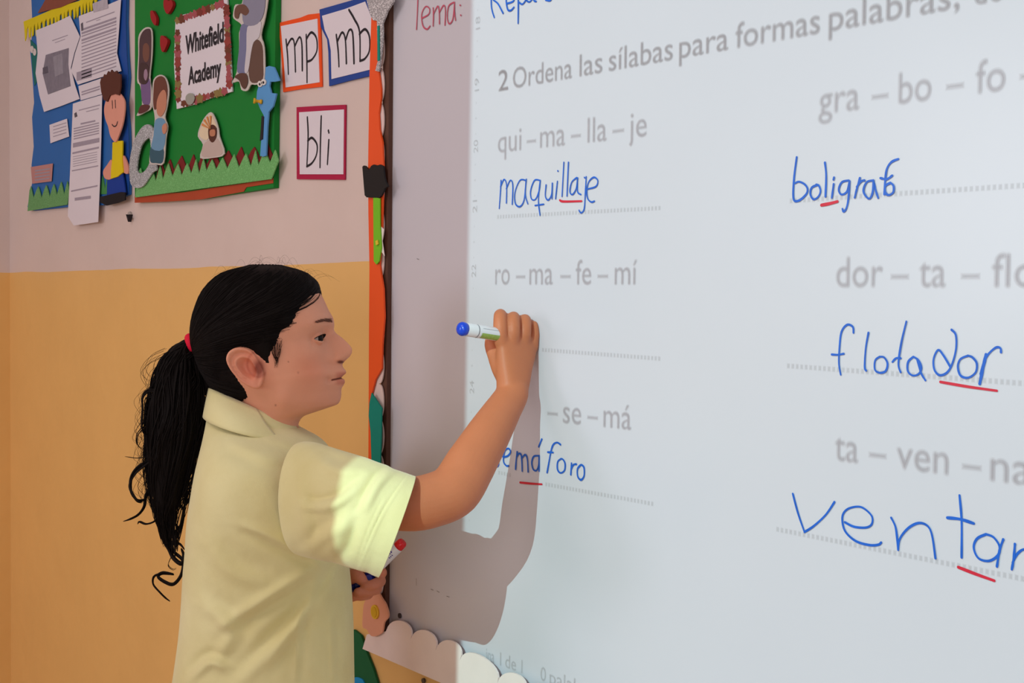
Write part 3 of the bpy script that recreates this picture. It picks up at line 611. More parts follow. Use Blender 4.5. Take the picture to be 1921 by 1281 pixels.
sheet('small white note on the blue board left of the long list', [(270, 682), (365, 648), (377, 745), (275, 782)], [(290, 690 + i * 18, 362, 668 + i * 18, 4) for i in range(4)], [], 0.0115)
sheet('small pink printed note low on the blue board above the grass', [(168, 912), (288, 892), (281, 990), (176, 1003)], [(190, 930 + i * 17, 272, 918 + i * 17, 7) for i in range(4)], [], 0.0115, col=foam(190, 136, 132))
boy = empty('foam_boy', 'foam cutout of a smiling boy in yellow shirt and blue trousers', 'cutout')
cut('trousers', C1([(585, 985), (620, 972), (668, 942), (678, 1000), (684, 1052), (640, 1066), (583, 1070)]), 0.0165, foam(16, 58, 150), boy, 0.003)
cut('arm', C1([(608, 872), (585, 900), (563, 935), (570, 970), (590, 980), (608, 976), (615, 930)]), 0.0165, foam(222, 152, 132), boy, 0.003, smooth=True)
cut('arm', C1([(672, 850), (690, 880), (702, 925), (696, 948), (680, 945), (668, 925)]), 0.0165, foam(222, 152, 132), boy, 0.003, smooth=True)
cut('shirt', C1([(614, 778), (640, 770), (668, 768), (666, 870), (672, 940), (640, 965), (605, 976), (606, 930), (612, 868)]), 0.019, foam(226, 202, 16), boy, 0.003)
cut('face', C1([(578, 550), (605, 505), (645, 505), (668, 528), (680, 560), (678, 620), (665, 690), (640, 760), (628, 775), (612, 760), (600, 735), (590, 690), (575, 650), (568, 600)]), 0.022, foam(226, 158, 138), boy, 0.003, smooth=True)
cut('hair', C1([(546, 450), (552, 425), (562, 425), (568, 405), (580, 410), (590, 388), (600, 398), (608, 380), (620, 395), (636, 386), (642, 402), (658, 405), (658, 470), (650, 520), (625, 512), (600, 520), (585, 555), (565, 545), (552, 500)]), 0.025, foam(92, 50, 38), boy, 0.003)
cut('shoes', C1([(545, 1075), (600, 1062), (660, 1048), (682, 1050), (682, 1092), (640, 1108), (580, 1122), (546, 1105)]), 0.019, foam(24, 22, 28), boy, 0.003)
strokes('features', [C1([(612, 550), (614, 592)]), C1([(628, 548), (630, 588)]), C1([(612, 680), (622, 690), (634, 685), (641, 665)])], 0.003, 0.0226, blk, boy)

hk = empty('wall_hook', 'small dark hook on the pink wall below the gap between the boards', 'hook')
disc('plate', 242, 405, 0.010, 0.004, 0.004, foam(176, 166, 160), hk)
cut('prong', [(236, 402), (240, 416), (243, 402), (241, 409)], 0.012, foam(40, 34, 40), hk, 0.008)

# ------------------------------------------------------------------ the girl
Z0 = 1.80
def tube(pts, rad, n=20, smooth=5, flat=None):
    """closed tapered tube through 3-D points; flat=(dir, factor) squashes the section along dir"""
    p = cr_smooth(pts, smooth) if smooth > 1 else np.array(pts, float)
    r = np.interp(np.linspace(0, 1, len(p)), np.linspace(0, 1, len(pts)), rad)
    T = np.gradient(p, axis=0); T /= np.linalg.norm(T, axis=1, keepdims=True) + 1e-9
    nrm = np.cross(T[0], [0.3, 0.5, 0.8]); nrm /= np.linalg.norm(nrm)
    rings = []
    def ring(c, t, rr, nn):
        nn = nn - t * (nn @ t); nn /= np.linalg.norm(nn); bb_ = np.cross(t, nn)
        a = np.linspace(0, 2 * math.pi, n, endpoint=False)[:, None]
        off = (nn * np.cos(a) + bb_ * np.sin(a)) * rr
        if flat is not None:
            dd = np.array(flat[0]); dd = dd / np.linalg.norm(dd); off = off - np.outer(off @ dd, dd) * (1 - flat[1])
        return c + off, nn
    for k in (0.0, 0.35, 0.7, 0.92):
        q, nrm = ring(p[0] - T[0] * r[0] * math.cos(k * math.pi / 2) , T[0], max(r[0] * math.sin(k * math.pi / 2), 1e-4), nrm); rings.append(q)
    for i in range(len(p)):
        q, nrm = ring(p[i], T[i], r[i], nrm); rings.append(q)
    for k in (0.92, 0.7, 0.35, 0.0):
        q, nrm = ring(p[-1] + T[-1] * r[-1] * math.cos(k * math.pi / 2), T[-1], max(r[-1] * math.sin(k * math.pi / 2), 1e-4), nrm); rings.append(q)
    V = np.concatenate(rings); m = len(rings); F = []
    for i in range(m - 1):
        for j in range(n): F.append((i * n + j, i * n + (j + 1) % n, (i + 1) * n + (j + 1) % n, (i + 1) * n + j))
    F.append(tuple(range(n))[::-1]); F.append(tuple(range((m - 1) * n, m * n)))
    return V, F

# rows: front x,y | midline extra (nose, lips, chin) px | its half-width m | back x,y | half width m
ROWS = np.array([
 [520, 507, 0, .02, 478, 507, .018], [556, 514, 0, .02, 436, 516, .040], [578, 524, 0, .02, 412, 528, .054], [594, 540, 0, .02, 392, 548, .0645],
 [606, 560, 0, .02, 380, 576, .070], [615, 580, 0, .02, 373, 600, .0725], [619, 594, 4, .03, 371, 622, .0735], [620, 604, 6, .03, 372, 640, .0735],
 [619, 612, 8, .015, 375, 654, .073], [616, 621, 11, .010, 379, 666, .072], [613, 630, 20, .0085, 383, 678, .0712], [614, 640, 30, .009, 387, 688, .0705],
 [616, 650, 37, .010, 391, 697, .0698], [618, 659, 42, .0115, 395, 704, .069], [619, 667, 43, .0135, 399, 711, .068], [620, 675, 38, .0145, 403, 717, .067],
 [622, 681, 27, .0135, 406, 722, .066], [624, 686, 19, .014, 409, 726, .065], [628, 692, 16, .016, 412, 730, .064], [630, 698, 19, .0165, 415, 734, .0628],
 [631, 703, 18.5, .0165, 417, 738, .0615], [630, 708.5, 11, .018, 419, 741, .0605], [630, 712, 14.5, .0165, 420, 744, .0595], [630, 718, 17.5, .0165, 422, 748, .058], [629, 724, 16, .017, 424, 752, .0565],
 [627, 731, 13.5, .019, 425, 756, .055], [625, 740, 15.5, .021, 426, 760, .0535], [621, 750, 18, .022, 427, 765, .052], [612, 759, 22, .024, 428, 770, .0505],
 [603, 765, 15, .026, 429, 776, .0495], [586, 773, 6, .03, 430, 784, .049], [569, 781, 0, .03, 430, 794, .0492], [560, 792, 0, .03, 430, 806, .0500], [556, 812, 0, .03, 429, 826, .053], [556, 850, 0, .03, 425, 860, .060]], float)
NS = 3
RWS = cr_smooth(ROWS, NS)
def head_pt(t, phi, off=0.0, feat=True):
    """t in row units, phi from the face round; near side (camera) has sin < 0; returns sagittal px, lateral m"""
    r = np.array([np.interp(t * NS, np.arange(len(RWS)), RWS[:, k]) for k in range(7)])
    Fp, Bp = r[0:2], r[4:6]; M_ = (Fp + Bp) / 2; A = (Fp - Bp) / 2; c, s = math.cos(phi), math.sin(phi)
    e = 0.92
    cc = math.copysign(abs(c) ** e, c); ss = math.copysign(abs(s) ** e, s)
    L_ = np.linalg.norm(A)
    pxo = off * FPX / Z0
    lat = (r[6] + off) * ss
    q = M_ + A * cc * (1 + pxo / L_)
    if feat and c > 0: q = q + A / L_ * r[2] * math.exp(-(lat / r[3]) ** 2)
    if off and t < 3: q = q - np.array([0, pxo]) * (1 - t / 3)
    return q, lat
def H3(q, lat): return P(q[0], q[1], Z0) + FW * lat
NP = 120
def head_mesh(off=0.0, t0=0, t1=None):
    t1 = t1 if t1 is not None else len(ROWS) - 1
    ts = np.linspace(t0, t1, int((t1 - t0) * 4) + 1); V = []; S = []
    for t in ts:
        for j in range(NP):
            u_ = 2 * math.pi * j / NP; phi = u_ - 0.42 * math.sin(u_)   # denser at the face
            q, lat = head_pt(t, phi, off(t, phi) if callable(off) else off)
            S.append((q[0], q[1], lat)); V.append(H3(q, lat))
    m = len(ts); F = [(i * NP + j, i * NP + (j + 1) % NP, (i + 1) * NP + (j + 1) % NP, (i + 1) * NP + j) for i in range(m - 1) for j in range(NP)]
    return np.array(V), F, np.array(S), m
HV, HF, HS, hm = head_mesh()
# eye sockets, cheeks, nostril wings worked into the loft
EYE = (596.8, 635.5)
def gauss(dx, dy, s): return np.exp(-(dx * dx + dy * dy) / (s * s))
for sgn in (-1, 1):
    m_ = np.sign(HS[:, 2]) == sgn
    g = gauss((HS[:, 0] - 604), (HS[:, 1] - 636) * 1.25, 15) * m_ * (np.abs(HS[:, 2]) > .012)
    HV -= np.outer(g, RT) * 0.0008
    g = gauss((HS[:, 0] - 585), (HS[:, 1] - 672), 26) * m_; HV += np.outer(g, RT * .002 + FW * sgn * .002)      # cheek
    g = gauss((HS[:, 0] - 600), (HS[:, 1] - 608) * 1.6, 16) * m_; HV += np.outer(g, RT * .002 + FW * sgn * .001)  # brow ridge
    g = gauss((HS[:, 0] - 641), (HS[:, 1] - 673), 8) * m_ * (np.abs(HS[:, 2]) > .003); HV += np.outer(g, FW * sgn) * 0.0035  # nostril wing
    g = gauss((HS[:, 0] - 631), (HS[:, 1] - 668), 6) * m_; HV -= np.outer(g, FW * sgn) * 0.0025      # crease behind the wing
    g = gauss((HS[:, 0] - 622), (HS[:, 1] - 712), 5) * m_ * (np.abs(HS[:, 2]) > .012); HV -= np.outer(g, FW * sgn * .003 + RT * .002)   # mouth corner
    g = gauss((HS[:, 0] - 545), (HS[:, 1] - 745), 22) * m_; HV += np.outer(g, FW * sgn) * 0.0045     # jaw
parts = []
hv = list(map(tuple, HV)); F2 = list(HF); F2.append(tuple(range(NP))[::-1]); F2.append(tuple(range((hm - 1) * NP, hm * NP)))
parts.append((hv, F2))
# ears
EO = cr_smooth([(449.5, 675), (452, 662), (461, 654), (473, 651.5), (485, 654), (494, 660), (501, 671), (508, 684), (513, 697), (511, 712), (506, 722), (498, 725), (486, 720), (471, 709), (458, 693)], 4, True)
def ear(sgn):
    c = np.array([486, 690.0]); hs = [(1.0, -.004), (1.03, .004), (1.0, .0105), (.93, .0128), (.85, .0100), (.76, .0040), (.67, .0075), (.57, .0105), (.47, .0030), (.30, -.003), (.1, -.004)]
    n = len(EO); V = []
    for s, h in hs:
        for i, o in enumerate(EO):
            q = c + (np.array(o) - c) * s
            back = np.clip((505 - q[0]) / 50, 0, 1)
            hh = h * (0.35 + 0.65 * back) + back * 0.006
            if h < 0.003: hh = h + back * 0.003
            low = np.clip((q[1] - 705) / 12, 0, 1)
            if .3 < s < .8: hh = hh * (1 - low) + low * (0.006 + .004 * back)
            V.append(H3(q, sgn * (0.0685 + hh)))
    m = len(hs); F = [(i * n + j, i * n + (j + 1) % n, (i + 1) * n + (j + 1) % n, (i + 1) * n + j) for i in range(m - 1) for j in range(n)]
    F.append(tuple(range(n))[::-1]); F.append(tuple(range((m - 1) * n, m * n)))
    return V, F
parts += [ear(-1), ear(1)]
# torso under the shirt, hips
TR = [(796, 555, 800, 425, .052), (825, 578, 815, 405, .075), (860, 600, 850, 398, .115), (905, 620, 905, 392, .140), (960, 628, 960, 385, .142), (1040, 632, 1040, 380, .135), (1130, 634, 1130, 378, .130), (1230, 640, 1230, 372, .135), (1330, 645, 1330, 360, .142), (1430, 640, 1430, 362, .140)]
def torso(rows, n=48, ex=0.85, dz=0):
    V = []
    R = cr_smooth(rows, 3)
    for (yb, fx, fy, bx, w) in R:
        a = np.array([fx, fy]); b_ = np.array([bx, yb]); M_ = (a + b_) / 2; A = (a - b_) / 2
        for j in range(n):
            u_ = 2 * math.pi * j / n; c, s = math.cos(u_), math.sin(u_); c = math.copysign(abs(c) ** ex, c); s = math.copysign(abs(s) ** ex, s)
            q = M_ + A * c; V.append(P(q[0], q[1], Z0) + FW * (w * s + dz))
    m = len(R); F = [(i * n + j, i * n + (j + 1) % n, (i + 1) * n + (j + 1) % n, (i + 1) * n + j) for i in range(m - 1) for j in range(n)]
    return V, F, m
tv, tf, tm = torso(TR); tf += [tuple(range(48))[::-1], tuple(range((tm - 1) * 48, tm * 48))]
parts.append((tv, tf))
# right arm (near the camera), writing
parts.append(tube([P(572, 905, 1.70), P(625, 915, 1.650), (P(695, 930, 1.612)), P(765, 945, 1.612), P(815, 937, 1.625), P(853, 918, 1.640), P(882, 872, 1.665), P(916, 815, 1.697), P(946, 765, 1.732), P(962, 738, 1.748), P(964, 722, 1.754)],
                  [.038, .042, .037, .0345, .0345, .0350, .0335, .0295, .0245, .0220, .0180], 28))
# right hand
Bdir = P(997, 652, 1.786) - P(940, 640, 1.748); Bdir /= np.linalg.norm(Bdir)
Adir = P(969, 640, 1.767) - P(963, 742, 1.748); Adir /= np.linalg.norm(Adir); Tdir = np.cross(Adir, Bdir); Tdir /= np.linalg.norm(Tdir)
PR = [((957, 748), 1.742, .0140, .0150), ((961, 735), 1.749, .0215, .0180), ((963, 715), 1.753, .0255, .0170), ((965, 688), 1.758, .0295, .0155), ((968, 664), 1.764, .0335, .0142), ((969, 645), 1.767, .0345, .0125), ((969, 632), 1.768, .0335, .0095), ((969, 627), 1.768, .030, .004)]
V = []; PRs = cr_smooth([(c[0], c[1], z, b_, t) for c, z, b_, t in PR], 5); nn_ = 40
for (x_, y_, z_, hb, ht) in PRs:
    for j in range(nn_):
        a_ = 2 * math.pi * j / nn_; c_, s_ = math.cos(a_), math.sin(a_); c_ = math.copysign(abs(c_) ** .8, c_); s_ = math.copysign(abs(s_) ** .8, s_)
        V.append(P(x_, y_, z_) + Bdir * hb * c_ + Tdir * ht * s_)
F = [(i * nn_ + j, i * nn_ + (j + 1) % nn_, (i + 1) * nn_ + (j + 1) % nn_, (i + 1) * nn_ + j) for i in range(len(PRs) - 1) for j in range(nn_)]
F += [tuple(range(nn_))[::-1], tuple(range((len(PRs) - 1) * nn_, len(PRs) * nn_))]
parts.append((V, F))
def finger(pts, rad): parts.append(tube(pts, rad, 16, 4))
finger([P(940, 640, 1.748), P(938.5, 615, 1.746), P(938.5, 592, 1.757), P(941, 598, 1.782), P(948, 622, 1.797)], [.0105, .0098, .0092, .0080, .0070])
finger([P(961, 638, 1.755), P(962.5, 615, 1.753), P(963, 596.5, 1.764), P(966, 603, 1.788), P(972, 628, 1.803)], [.0105, .0098, .0092, .0080, .0068])
finger([P(981, 642, 1.772), P(983.5, 620, 1.768), P(984, 601.5, 1.778), P(986, 608, 1.795), P(988, 630, 1.803)], [.0108, .0100, .0094, .0080, .0065])
finger([P(997, 652, 1.786), P(1000, 628, 1.786), P(1000, 611, 1.790), P(1001, 622, 1.797), P(999, 645, 1.798)], [.0100, .0090, .0080, .0068, .0056])
finger([P(950, 712, 1.756), P(938, 690, 1.756), P(929, 668, 1.764), P(922, 646, 1.775), P(926, 630, 1.786), P(938, 625, 1.795)], [.0135, .0125, .0105, .0098, .0088, .0070])
# left arm, hidden by the body, and the hand closed round two pens
parts.append(tube([P(540, 890, 1.93), P(590, 960, 1.99), P(600, 1050, 2.0), P(595, 1100, 1.995), P(625, 1103, 1.975), P(655, 1100, 1.955), P(668, 1098, 1.95)], [.046, .042, .036, .035, .031, .024, .022], 24))
parts.append(tube([P(655, 1098, 1.955), P(680, 1092, 1.955), P(690, 1088, 1.96)], [.021, .023, .018], 18, flat=(UP, .8)))
finger([P(672, 1078, 1.950), P(690, 1070, 1.945), P(705, 1066, 1.940), P(716, 1074, 1.935)], [.012, .0110, .0098, .0085])            # index over the pens
finger([P(655, 1095, 1.945), P(660, 1082, 1.925), P(671, 1081, 1.915), P(679, 1088, 1.915)], [.012, .0115, .0102, .0085])            # thumb
finger([P(680, 1092, 1.962), P(703, 1083, 1.955), P(713, 1090, 1.935), P(700, 1097, 1.915), P(686, 1100, 1.910)], [.011, .0100, .0090, .0083, .0075])
finger([P(678, 1104, 1.962), P(698, 1100, 1.955), P(706, 1104, 1.935), P(690, 1109, 1.915), P(672, 1111, 1.905)], [.011, .0100, .0088, .0080, .0072])
finger([P(672, 1112, 1.960), P(688, 1112, 1.952), P(690, 1115, 1.935), P(678, 1118, 1.918), P(664, 1118, 1.910)], [.010, .0085, .0078, .0072, .0065])

mb = MB()
for v, f in parts: mb.add(v, f)
tmp = mb.build('tmp', blk)
rm = tmp.modifiers.new('r', 'REMESH'); rm.mode = 'VOXEL'; rm.voxel_size = 0.0016; rm.adaptivity = 0
sm = tmp.modifiers.new('s', 'SMOOTH'); sm.factor = 0.5; sm.iterations = 3
dg = bpy.context.evaluated_depsgraph_get(); me = bpy.data.meshes.new_from_object(tmp.evaluated_get(dg)); bpy.data.objects.remove(tmp)
me.name = 'person'; girl = link(bpy.data.objects.new('person', me))
tag(girl, 'girl with a dark ponytail in a pale yellow polo shirt writing on the whiteboard', 'person')
me.polygons.foreach_set('use_smooth', [True] * len(me.polygons))
def sstep(x): x = np.clip(x, 0, 1); return x * x * (3 - 2 * x)
def refine_face():
    bm = bmesh.new(); bm.from_mesh(me)
    cs = [(P(EYE[0], EYE[1], Z0) + FW * sg * EYL, .016) for sg in (-1, 1)] + [(P(634, 709, Z0) + FW * sg * .012, .017) for sg in (-1, 1)]
    for _ in range(2):
        es = set()
        for e in bm.edges:
            m_ = (np.array(e.verts[0].co) + np.array(e.verts[1].co)) / 2
            if any(np.abs(m_ - c).max() < r and np.linalg.norm(m_ - c) < r for c, r in cs): es.add(e)
        bmesh.ops.subdivide_edges(bm, edges=list(es), cuts=1, use_grid_fill=True)
    hv_ = []
    for v in bm.verts:
        x, y = toPx(v.co)
        if 918 < x < 1012 and 632 < y < 765: hv_.append(v)
    for _ in range(14): bmesh.ops.smooth_vert(bm, verts=hv_, factor=0.5, use_axis_x=True, use_axis_y=True, use_axis_z=True)
    bmesh.ops.triangulate(bm, faces=[f for f in bm.faces if len(f.verts) > 4])
    bm.to_mesh(me); bm.free(); me.update()
EYL = 0.0280; ER = 0.0110; LR = 0.0125
refine_face()
nv = len(me.vertices); co = np.zeros(nv * 3); me.vertices.foreach_get('co', co); co = co.reshape(-1, 3)
def lid_edges(az):
    """az in degrees from the face direction, negative towards the camera side of the head for the near eye"""
    u_ = np.clip(np.abs(az + 22) / 66, 0, 1); k = np.cos(u_ * math.pi / 2)
    return 23 * k ** .8 + 3 * (az + 22) / 66, -17 * k ** .9 + 3 * (az + 22) / 66
for sgn in (-1, 1):
    c = P(EYE[0], EYE[1], Z0) + FW * sgn * EYL
    d = co - c; rr_ = np.linalg.norm(d, axis=1); k = np.where(rr_ < .021)[0]; dk = d[k] / rr_[k, None]
    az = np.degrees(np.arctan2(dk @ FW * sgn, dk @ RT)) * -1.0; el = np.degrees(np.arcsin(np.clip(dk @ UP, -1, 1)))
    eu, eL = lid_edges(az); over = np.maximum(el - eu, eL - el); aout = np.abs(az + 22) - 66
    over = np.where(aout > 0, np.hypot(np.maximum(over, 0), aout), over)
    front = az > -125
    wt = np.where(over < 0, 1.0, 1 - sstep((over - 10) / 26)) * front * (az < 75)
    tgt = LR - sstep((-over) / 3.5) * 0.0036 - 0.0003 * np.exp(-((el - eu - 13) / 3.5) ** 2) * (over > 0)
    newr = rr_[k] * (1 - wt) + tgt * wt
    newr = np.where((over > 1.5) & (az > -110) & (az < 80), np.maximum(newr, ER + .0009), newr)
    co[k] = c + dk * newr[:, None]
# mouth: press the line between the lips in
x_, y_ = CX + FPX * ((co - CAM) @ RT) / ((co - CAM) @ FW), CY - FPX * ((co - CAM) @ UP) / ((co - CAM) @ FW)
lt = (co - CAM) @ FW - Z0; mk_ = np.exp(-((y_ - 709.4 + (x_ - 640) * .22) / 1.9) ** 2) * sstep((x_ - 620) / 5) * (np.abs(lt) < .03) * (x_ < 660)
co -= np.outer(mk_ * .0022, RT) + np.outer(mk_ * .0012 * np.sign(lt), FW)
pressed = (x_ > 850) & (co[:, 1] > -BD - .0008); co[pressed, 1] = -BD - .0008      # the side of the hand rests on the board
me.vertices.foreach_set('co', co.ravel()); me.update()
rel = co - CAM; zz = rel @ FW; bx_ = CX + FPX * (rel @ RT) / zz; by_ = CY - FPX * (rel @ UP) / zz; latv = (zz - Z0)
col = np.ones((nv, 4))
def tint(mask, c, k=1.0):
    mk = np.clip(mask, 0, 1)[:, None] * k; col[:, :3] = col[:, :3] * (1 - mk) + col[:, :3] * np.array(c) * mk
headm = (bx_ > 360) & (bx_ < 670) & (by_ < 800)
up_lip = np.clip(1.6 - np.abs((by_ - 703) / 5.0), 0, 1) * (bx_ > 621) * (np.abs(latv) < .03)
lo_lip = np.clip(1.6 - np.abs((by_ - 716.5) / 4.6), 0, 1) * (bx_ > 622) * (np.abs(latv) < .028)
tint(np.maximum(up_lip, lo_lip) * headm * np.clip((bx_ - 625) / 8, 0, 1) * np.clip(2 - np.abs(latv) / .012, 0, 1), (0.84, 0.64, 0.64))
tint(np.clip(1.7 - np.abs(by_ - 709.2 + (bx_ - 640) * .20) / 1.1, 0, 1) * (bx_ > 622) * headm * (np.abs(latv) < .028), (0.25, 0.14, 0.14))  # shade between the parted lips put into the skin tint
tint(np.exp(-((bx_ - 639) ** 2 / 26 + (by_ - 679) ** 2 / 6)) * headm * 2.2, (0.22, 0.12, 0.12))  # nostril hollow: its shade painted as dark skin colour
tint(np.exp(-((bx_ - 585) ** 2 + (by_ - 690) ** 2) / 900.0) * headm, (1.0, 0.86, 0.82))
tint(np.exp(-((bx_ - 470) ** 2 / 900 + (by_ - 690) ** 2 / 1600)) * headm * (latv < -.06), (1.05, 0.80, 0.78))
tint(np.exp(-((bx_ - 486) ** 2 / 90 + (by_ - 690) ** 2 / 230)) * headm * (latv < -.06) * 1.5, (0.36, 0.22, 0.20))  # shade inside the ear hollow painted into the tint
tint(np.exp(-(((bx_ - 484) / 20) ** 2 + ((by_ - 683) / 24) ** 2 - 1) ** 2 / .05) * (bx_ < 500) * headm * (latv < -.066), (0.80, 0.66, 0.64))  # groove within the ear rim, its shade tinted darker too
armm = (bx_ > 700) & (by_ < 1010)
tint(armm * 1.0, (0.72, 0.51, 0.36))
hand2 = (by_ > 1030)
tint(hand2 * 1.0, (0.80, 0.62, 0.58))
for (sx, sy, r) in ((517, 760, 1.6), (559.5, 699, 1.3), (541, 678, 1.2)): tint(np.exp(-((bx_ - sx) ** 2 + (by_ - sy) ** 2) / r ** 2) * (latv < 0), (.35, .25, .22))
ca = me.color_attributes.new('tint', 'FLOAT_COLOR', 'POINT'); ca.data.foreach_set('color', col.ravel())
skin = mat('skin', rgb(224, 157, 127), 0.50, 0.35, noise=0.07, nscale=35, bump=0.12, bscale=900, sss=0.12, attr='tint')
me.materials.clear(); me.materials.append(skin)
def surf(px, py, lift=0.0):
    """near-side surface point of the body seen at this picture position"""
    dd = (bx_ - px) ** 2 + (by_ - py) ** 2
    k = np.argsort(dd)[:12]; i = k[np.argmin(zz[k])]
    return P(px, py, zz[i] - lift)

# eyes
def eyes():
    for sgn in (-1, 1):
        c = P(EYE[0], EYE[1], Z0) + FW * sgn * EYL; r = ER
        ax = RT * .97 + FW * (-.10 if sgn < 0 else .10); ax /= np.linalg.norm(ax)
        V, F = lathe([(-r * math.cos(a), max(r * math.sin(a), 1e-5)) for a in np.linspace(0.01, math.pi - .01, 20)], c, ax, 24)
        e = obj('eye', V, F, mat('eye_white', rgb(172, 158, 152), 0.3, 0.4), girl, True)
        ga = RT * .93 + FW * (-.40 if sgn < 0 else .0); ga /= np.linalg.norm(ga)
        V, F = lathe([((r + .0004) * math.cos(a), max((r + .0004) * math.sin(a), 1e-5)) for a in np.linspace(0.62, 0.001, 7)], c, ga, 20)
        obj('iris', V, F, mat('iris_brown', rgb(20, 12, 10), 0.35, 0.12), e, True)
        mb2 = MB()
        for j in range(34):
            az = -84 + 140 * j / 33; eu = float(lid_edges(np.array([az]))[0][0]) + .5
            ar, er = math.radians(-az), math.radians(eu)
            d0 = RT * math.cos(ar) * math.cos(er) + FW * sgn * math.sin(ar) * math.cos(er) + UP * math.sin(er)
            pa = c + d0 * (LR - .0003)
            v, f = tube([pa, pa + d0 * .0018 - UP * .0004, pa + d0 * .0036 + UP * .0008], [.00055, .00035, .0001], 5, 2); mb2.add(v, f)
        mb2.build('eyelash', hairm, girl, True)
def hair_mat():
    m = mat('dark_hair', rgb(17, 11, 10), 0.65, 0.12)
    b = m.node_tree.nodes['Principled BSDF']; b.inputs['Anisotropic'].default_value = 0.6
    return m
hairm = hair_mat()
eyes()
mb = MB(); rr = random.Random(5)
for i in range(120):
    t = rr.random(); x = 596 + 28 * t; y = 604.5 - 3.5 * math.sin(min(t * 1.25, 1) * math.pi * .7) + rr.uniform(-3.2, 3.2) * (0.4 + .6 * t)
    a = surf(x, y, .0003); b_ = surf(x - 5, y - 1.0 - 1.6 * t, .0014)
    v, f = tube([a, (a + b_) / 2 - FW * .0006, b_], [.00028, .00025, .0001], 4, 2); mb.add(v, f)
mb.build('eyebrow', mat('brow_hair', rgb(112, 70, 54), 0.6, 0.2), girl)

# --- hair: cap over the skull, strands combed to the band, ponytail
HL = [(607, 546), (598, 551), (590, 556), (581, 566), (573, 581), (566, 598), (558, 611), (546, 618), (539, 629), (535, 643), (527, 656), (521, 670), (520, 686), (515, 676), (508, 668), (498, 661), (490, 656), (472, 652), (458, 656), (452, 668), (452, 690), (462, 712), (474, 728), (478, 742)]
HPOLY = np.array(HL + [(460, 755), (380, 770), (250, 760), (250, 380), (640, 380), (616, 540)])
def inside(x, y, poly=HPOLY):
    c = False; n = len(poly)
    for i in range(n):
        x1, y1 = poly[i]; x2, y2 = poly[(i + 1) % n]
        if (y1 > y) != (y2 > y) and x < (x2 - x1) * (y - y1) / (y2 - y1) + x1: c = not c
    return c
HLa = cr_smooth(HL, 3)
def hdist(x, y): return math.sqrt(((HLa[:, 0] - x) ** 2 + (HLa[:, 1] - y) ** 2).min())
ts = np.linspace(0, 31.5, 130); V = []; keep = []
for t in ts:
    for j in range(NP):
        phi = 2 * math.pi * j / NP
        q, lat = head_pt(t, phi, 0.0, False)
        sd = hdist(q[0], q[1]) * (1 if inside(q[0], q[1]) else -1)
        off = 0.0006 + 0.0064 * min(sd / 24, 1) if sd > 0 else max(0.0006 + sd * .0005, -.003)
        off += 0.0004 * math.sin(phi * 31 + t) * (sd > 3)
        q2, lat2 = head_pt(t, phi, off, False); V.append(H3(q2, lat2)); keep.append(sd > -5)
m = len(ts); F = [(i * NP + j, i * NP + (j + 1) % NP, (i + 1) * NP + (j + 1) % NP, (i + 1) * NP + j) for i in range(m - 1) for j in range(NP)]
F = [f for f in F if sum(keep[i] for i in f) >= 2]
F.append(tuple(range(NP)))
hair = obj('hair', V, F, hairm, girl, True)
BT_, BPHI = 9.0, math.pi     # where the band sits: back of the head
def strand_mb(): return MB()
mb = MB(); rr = random.Random(12)
def cap_strand(q0t, q0phi, rad, lift, wob, n=16, thin=False):
    pts = []
    for k in range(n):
        s = k / (n - 1); sm_ = s * s * (3 - 2 * s) * .35 + s * .65
        t = q0t + (BT_ - q0t) * sm_ + wob * math.sin(s * 5 + q0t) * (1 - s) * s * 2
        phi = q0phi + ((math.pi if q0phi > 0 else -math.pi) - q0phi) * sm_
        q, lat = head_pt(t, phi, 0, False); sd = hdist(q[0], q[1]) * (1 if inside(q[0], q[1]) else -1)
        off = (0.0006 + 0.0064 * min(sd / 24, 1)) if sd > 0 else 0.0003
        off += lift * (min(1, s * 5 + .1) if not thin else min(1, s * 3))
        q, lat = head_pt(t, phi, off, False); pts.append(H3(q, lat))
    v, f = tube(pts, list(np.linspace(rad * .6, rad, n // 2)) + [rad] * (n - n // 2), 5, 1); mb.add(v, f)
# hairline seeds found on the head surface
seeds = []
for _ in range(20000):
    t = rr.uniform(.3, 29); phi = rr.uniform(-math.pi, math.pi)
    q, lat = head_pt(t, phi, 0, False)
    d_ = hdist(q[0], q[1])
    if q[1] > 640 and q[0] > 486: continue
    if q[1] > 652 and q[0] > 450 and q[1] < 715: continue
    if inside(q[0], q[1]):
        if d_ < 7 or rr.random() < .28: seeds.append((t, phi, d_))
    elif d_ < 8 and q[1] < 640 and abs(phi) > .22 and rr.random() < .8: seeds.append((t, phi, -d_))
rr.shuffle(seeds)
for (t, phi, d_) in seeds[:1900]:
    if d_ < 0: cap_strand(t, phi, .00022, .0018, rr.uniform(-.3, .3), thin=True)
    else: cap_strand(t, phi, rr.uniform(.00035, .0008), rr.uniform(.0002, .0016), rr.uniform(-.5, .5))
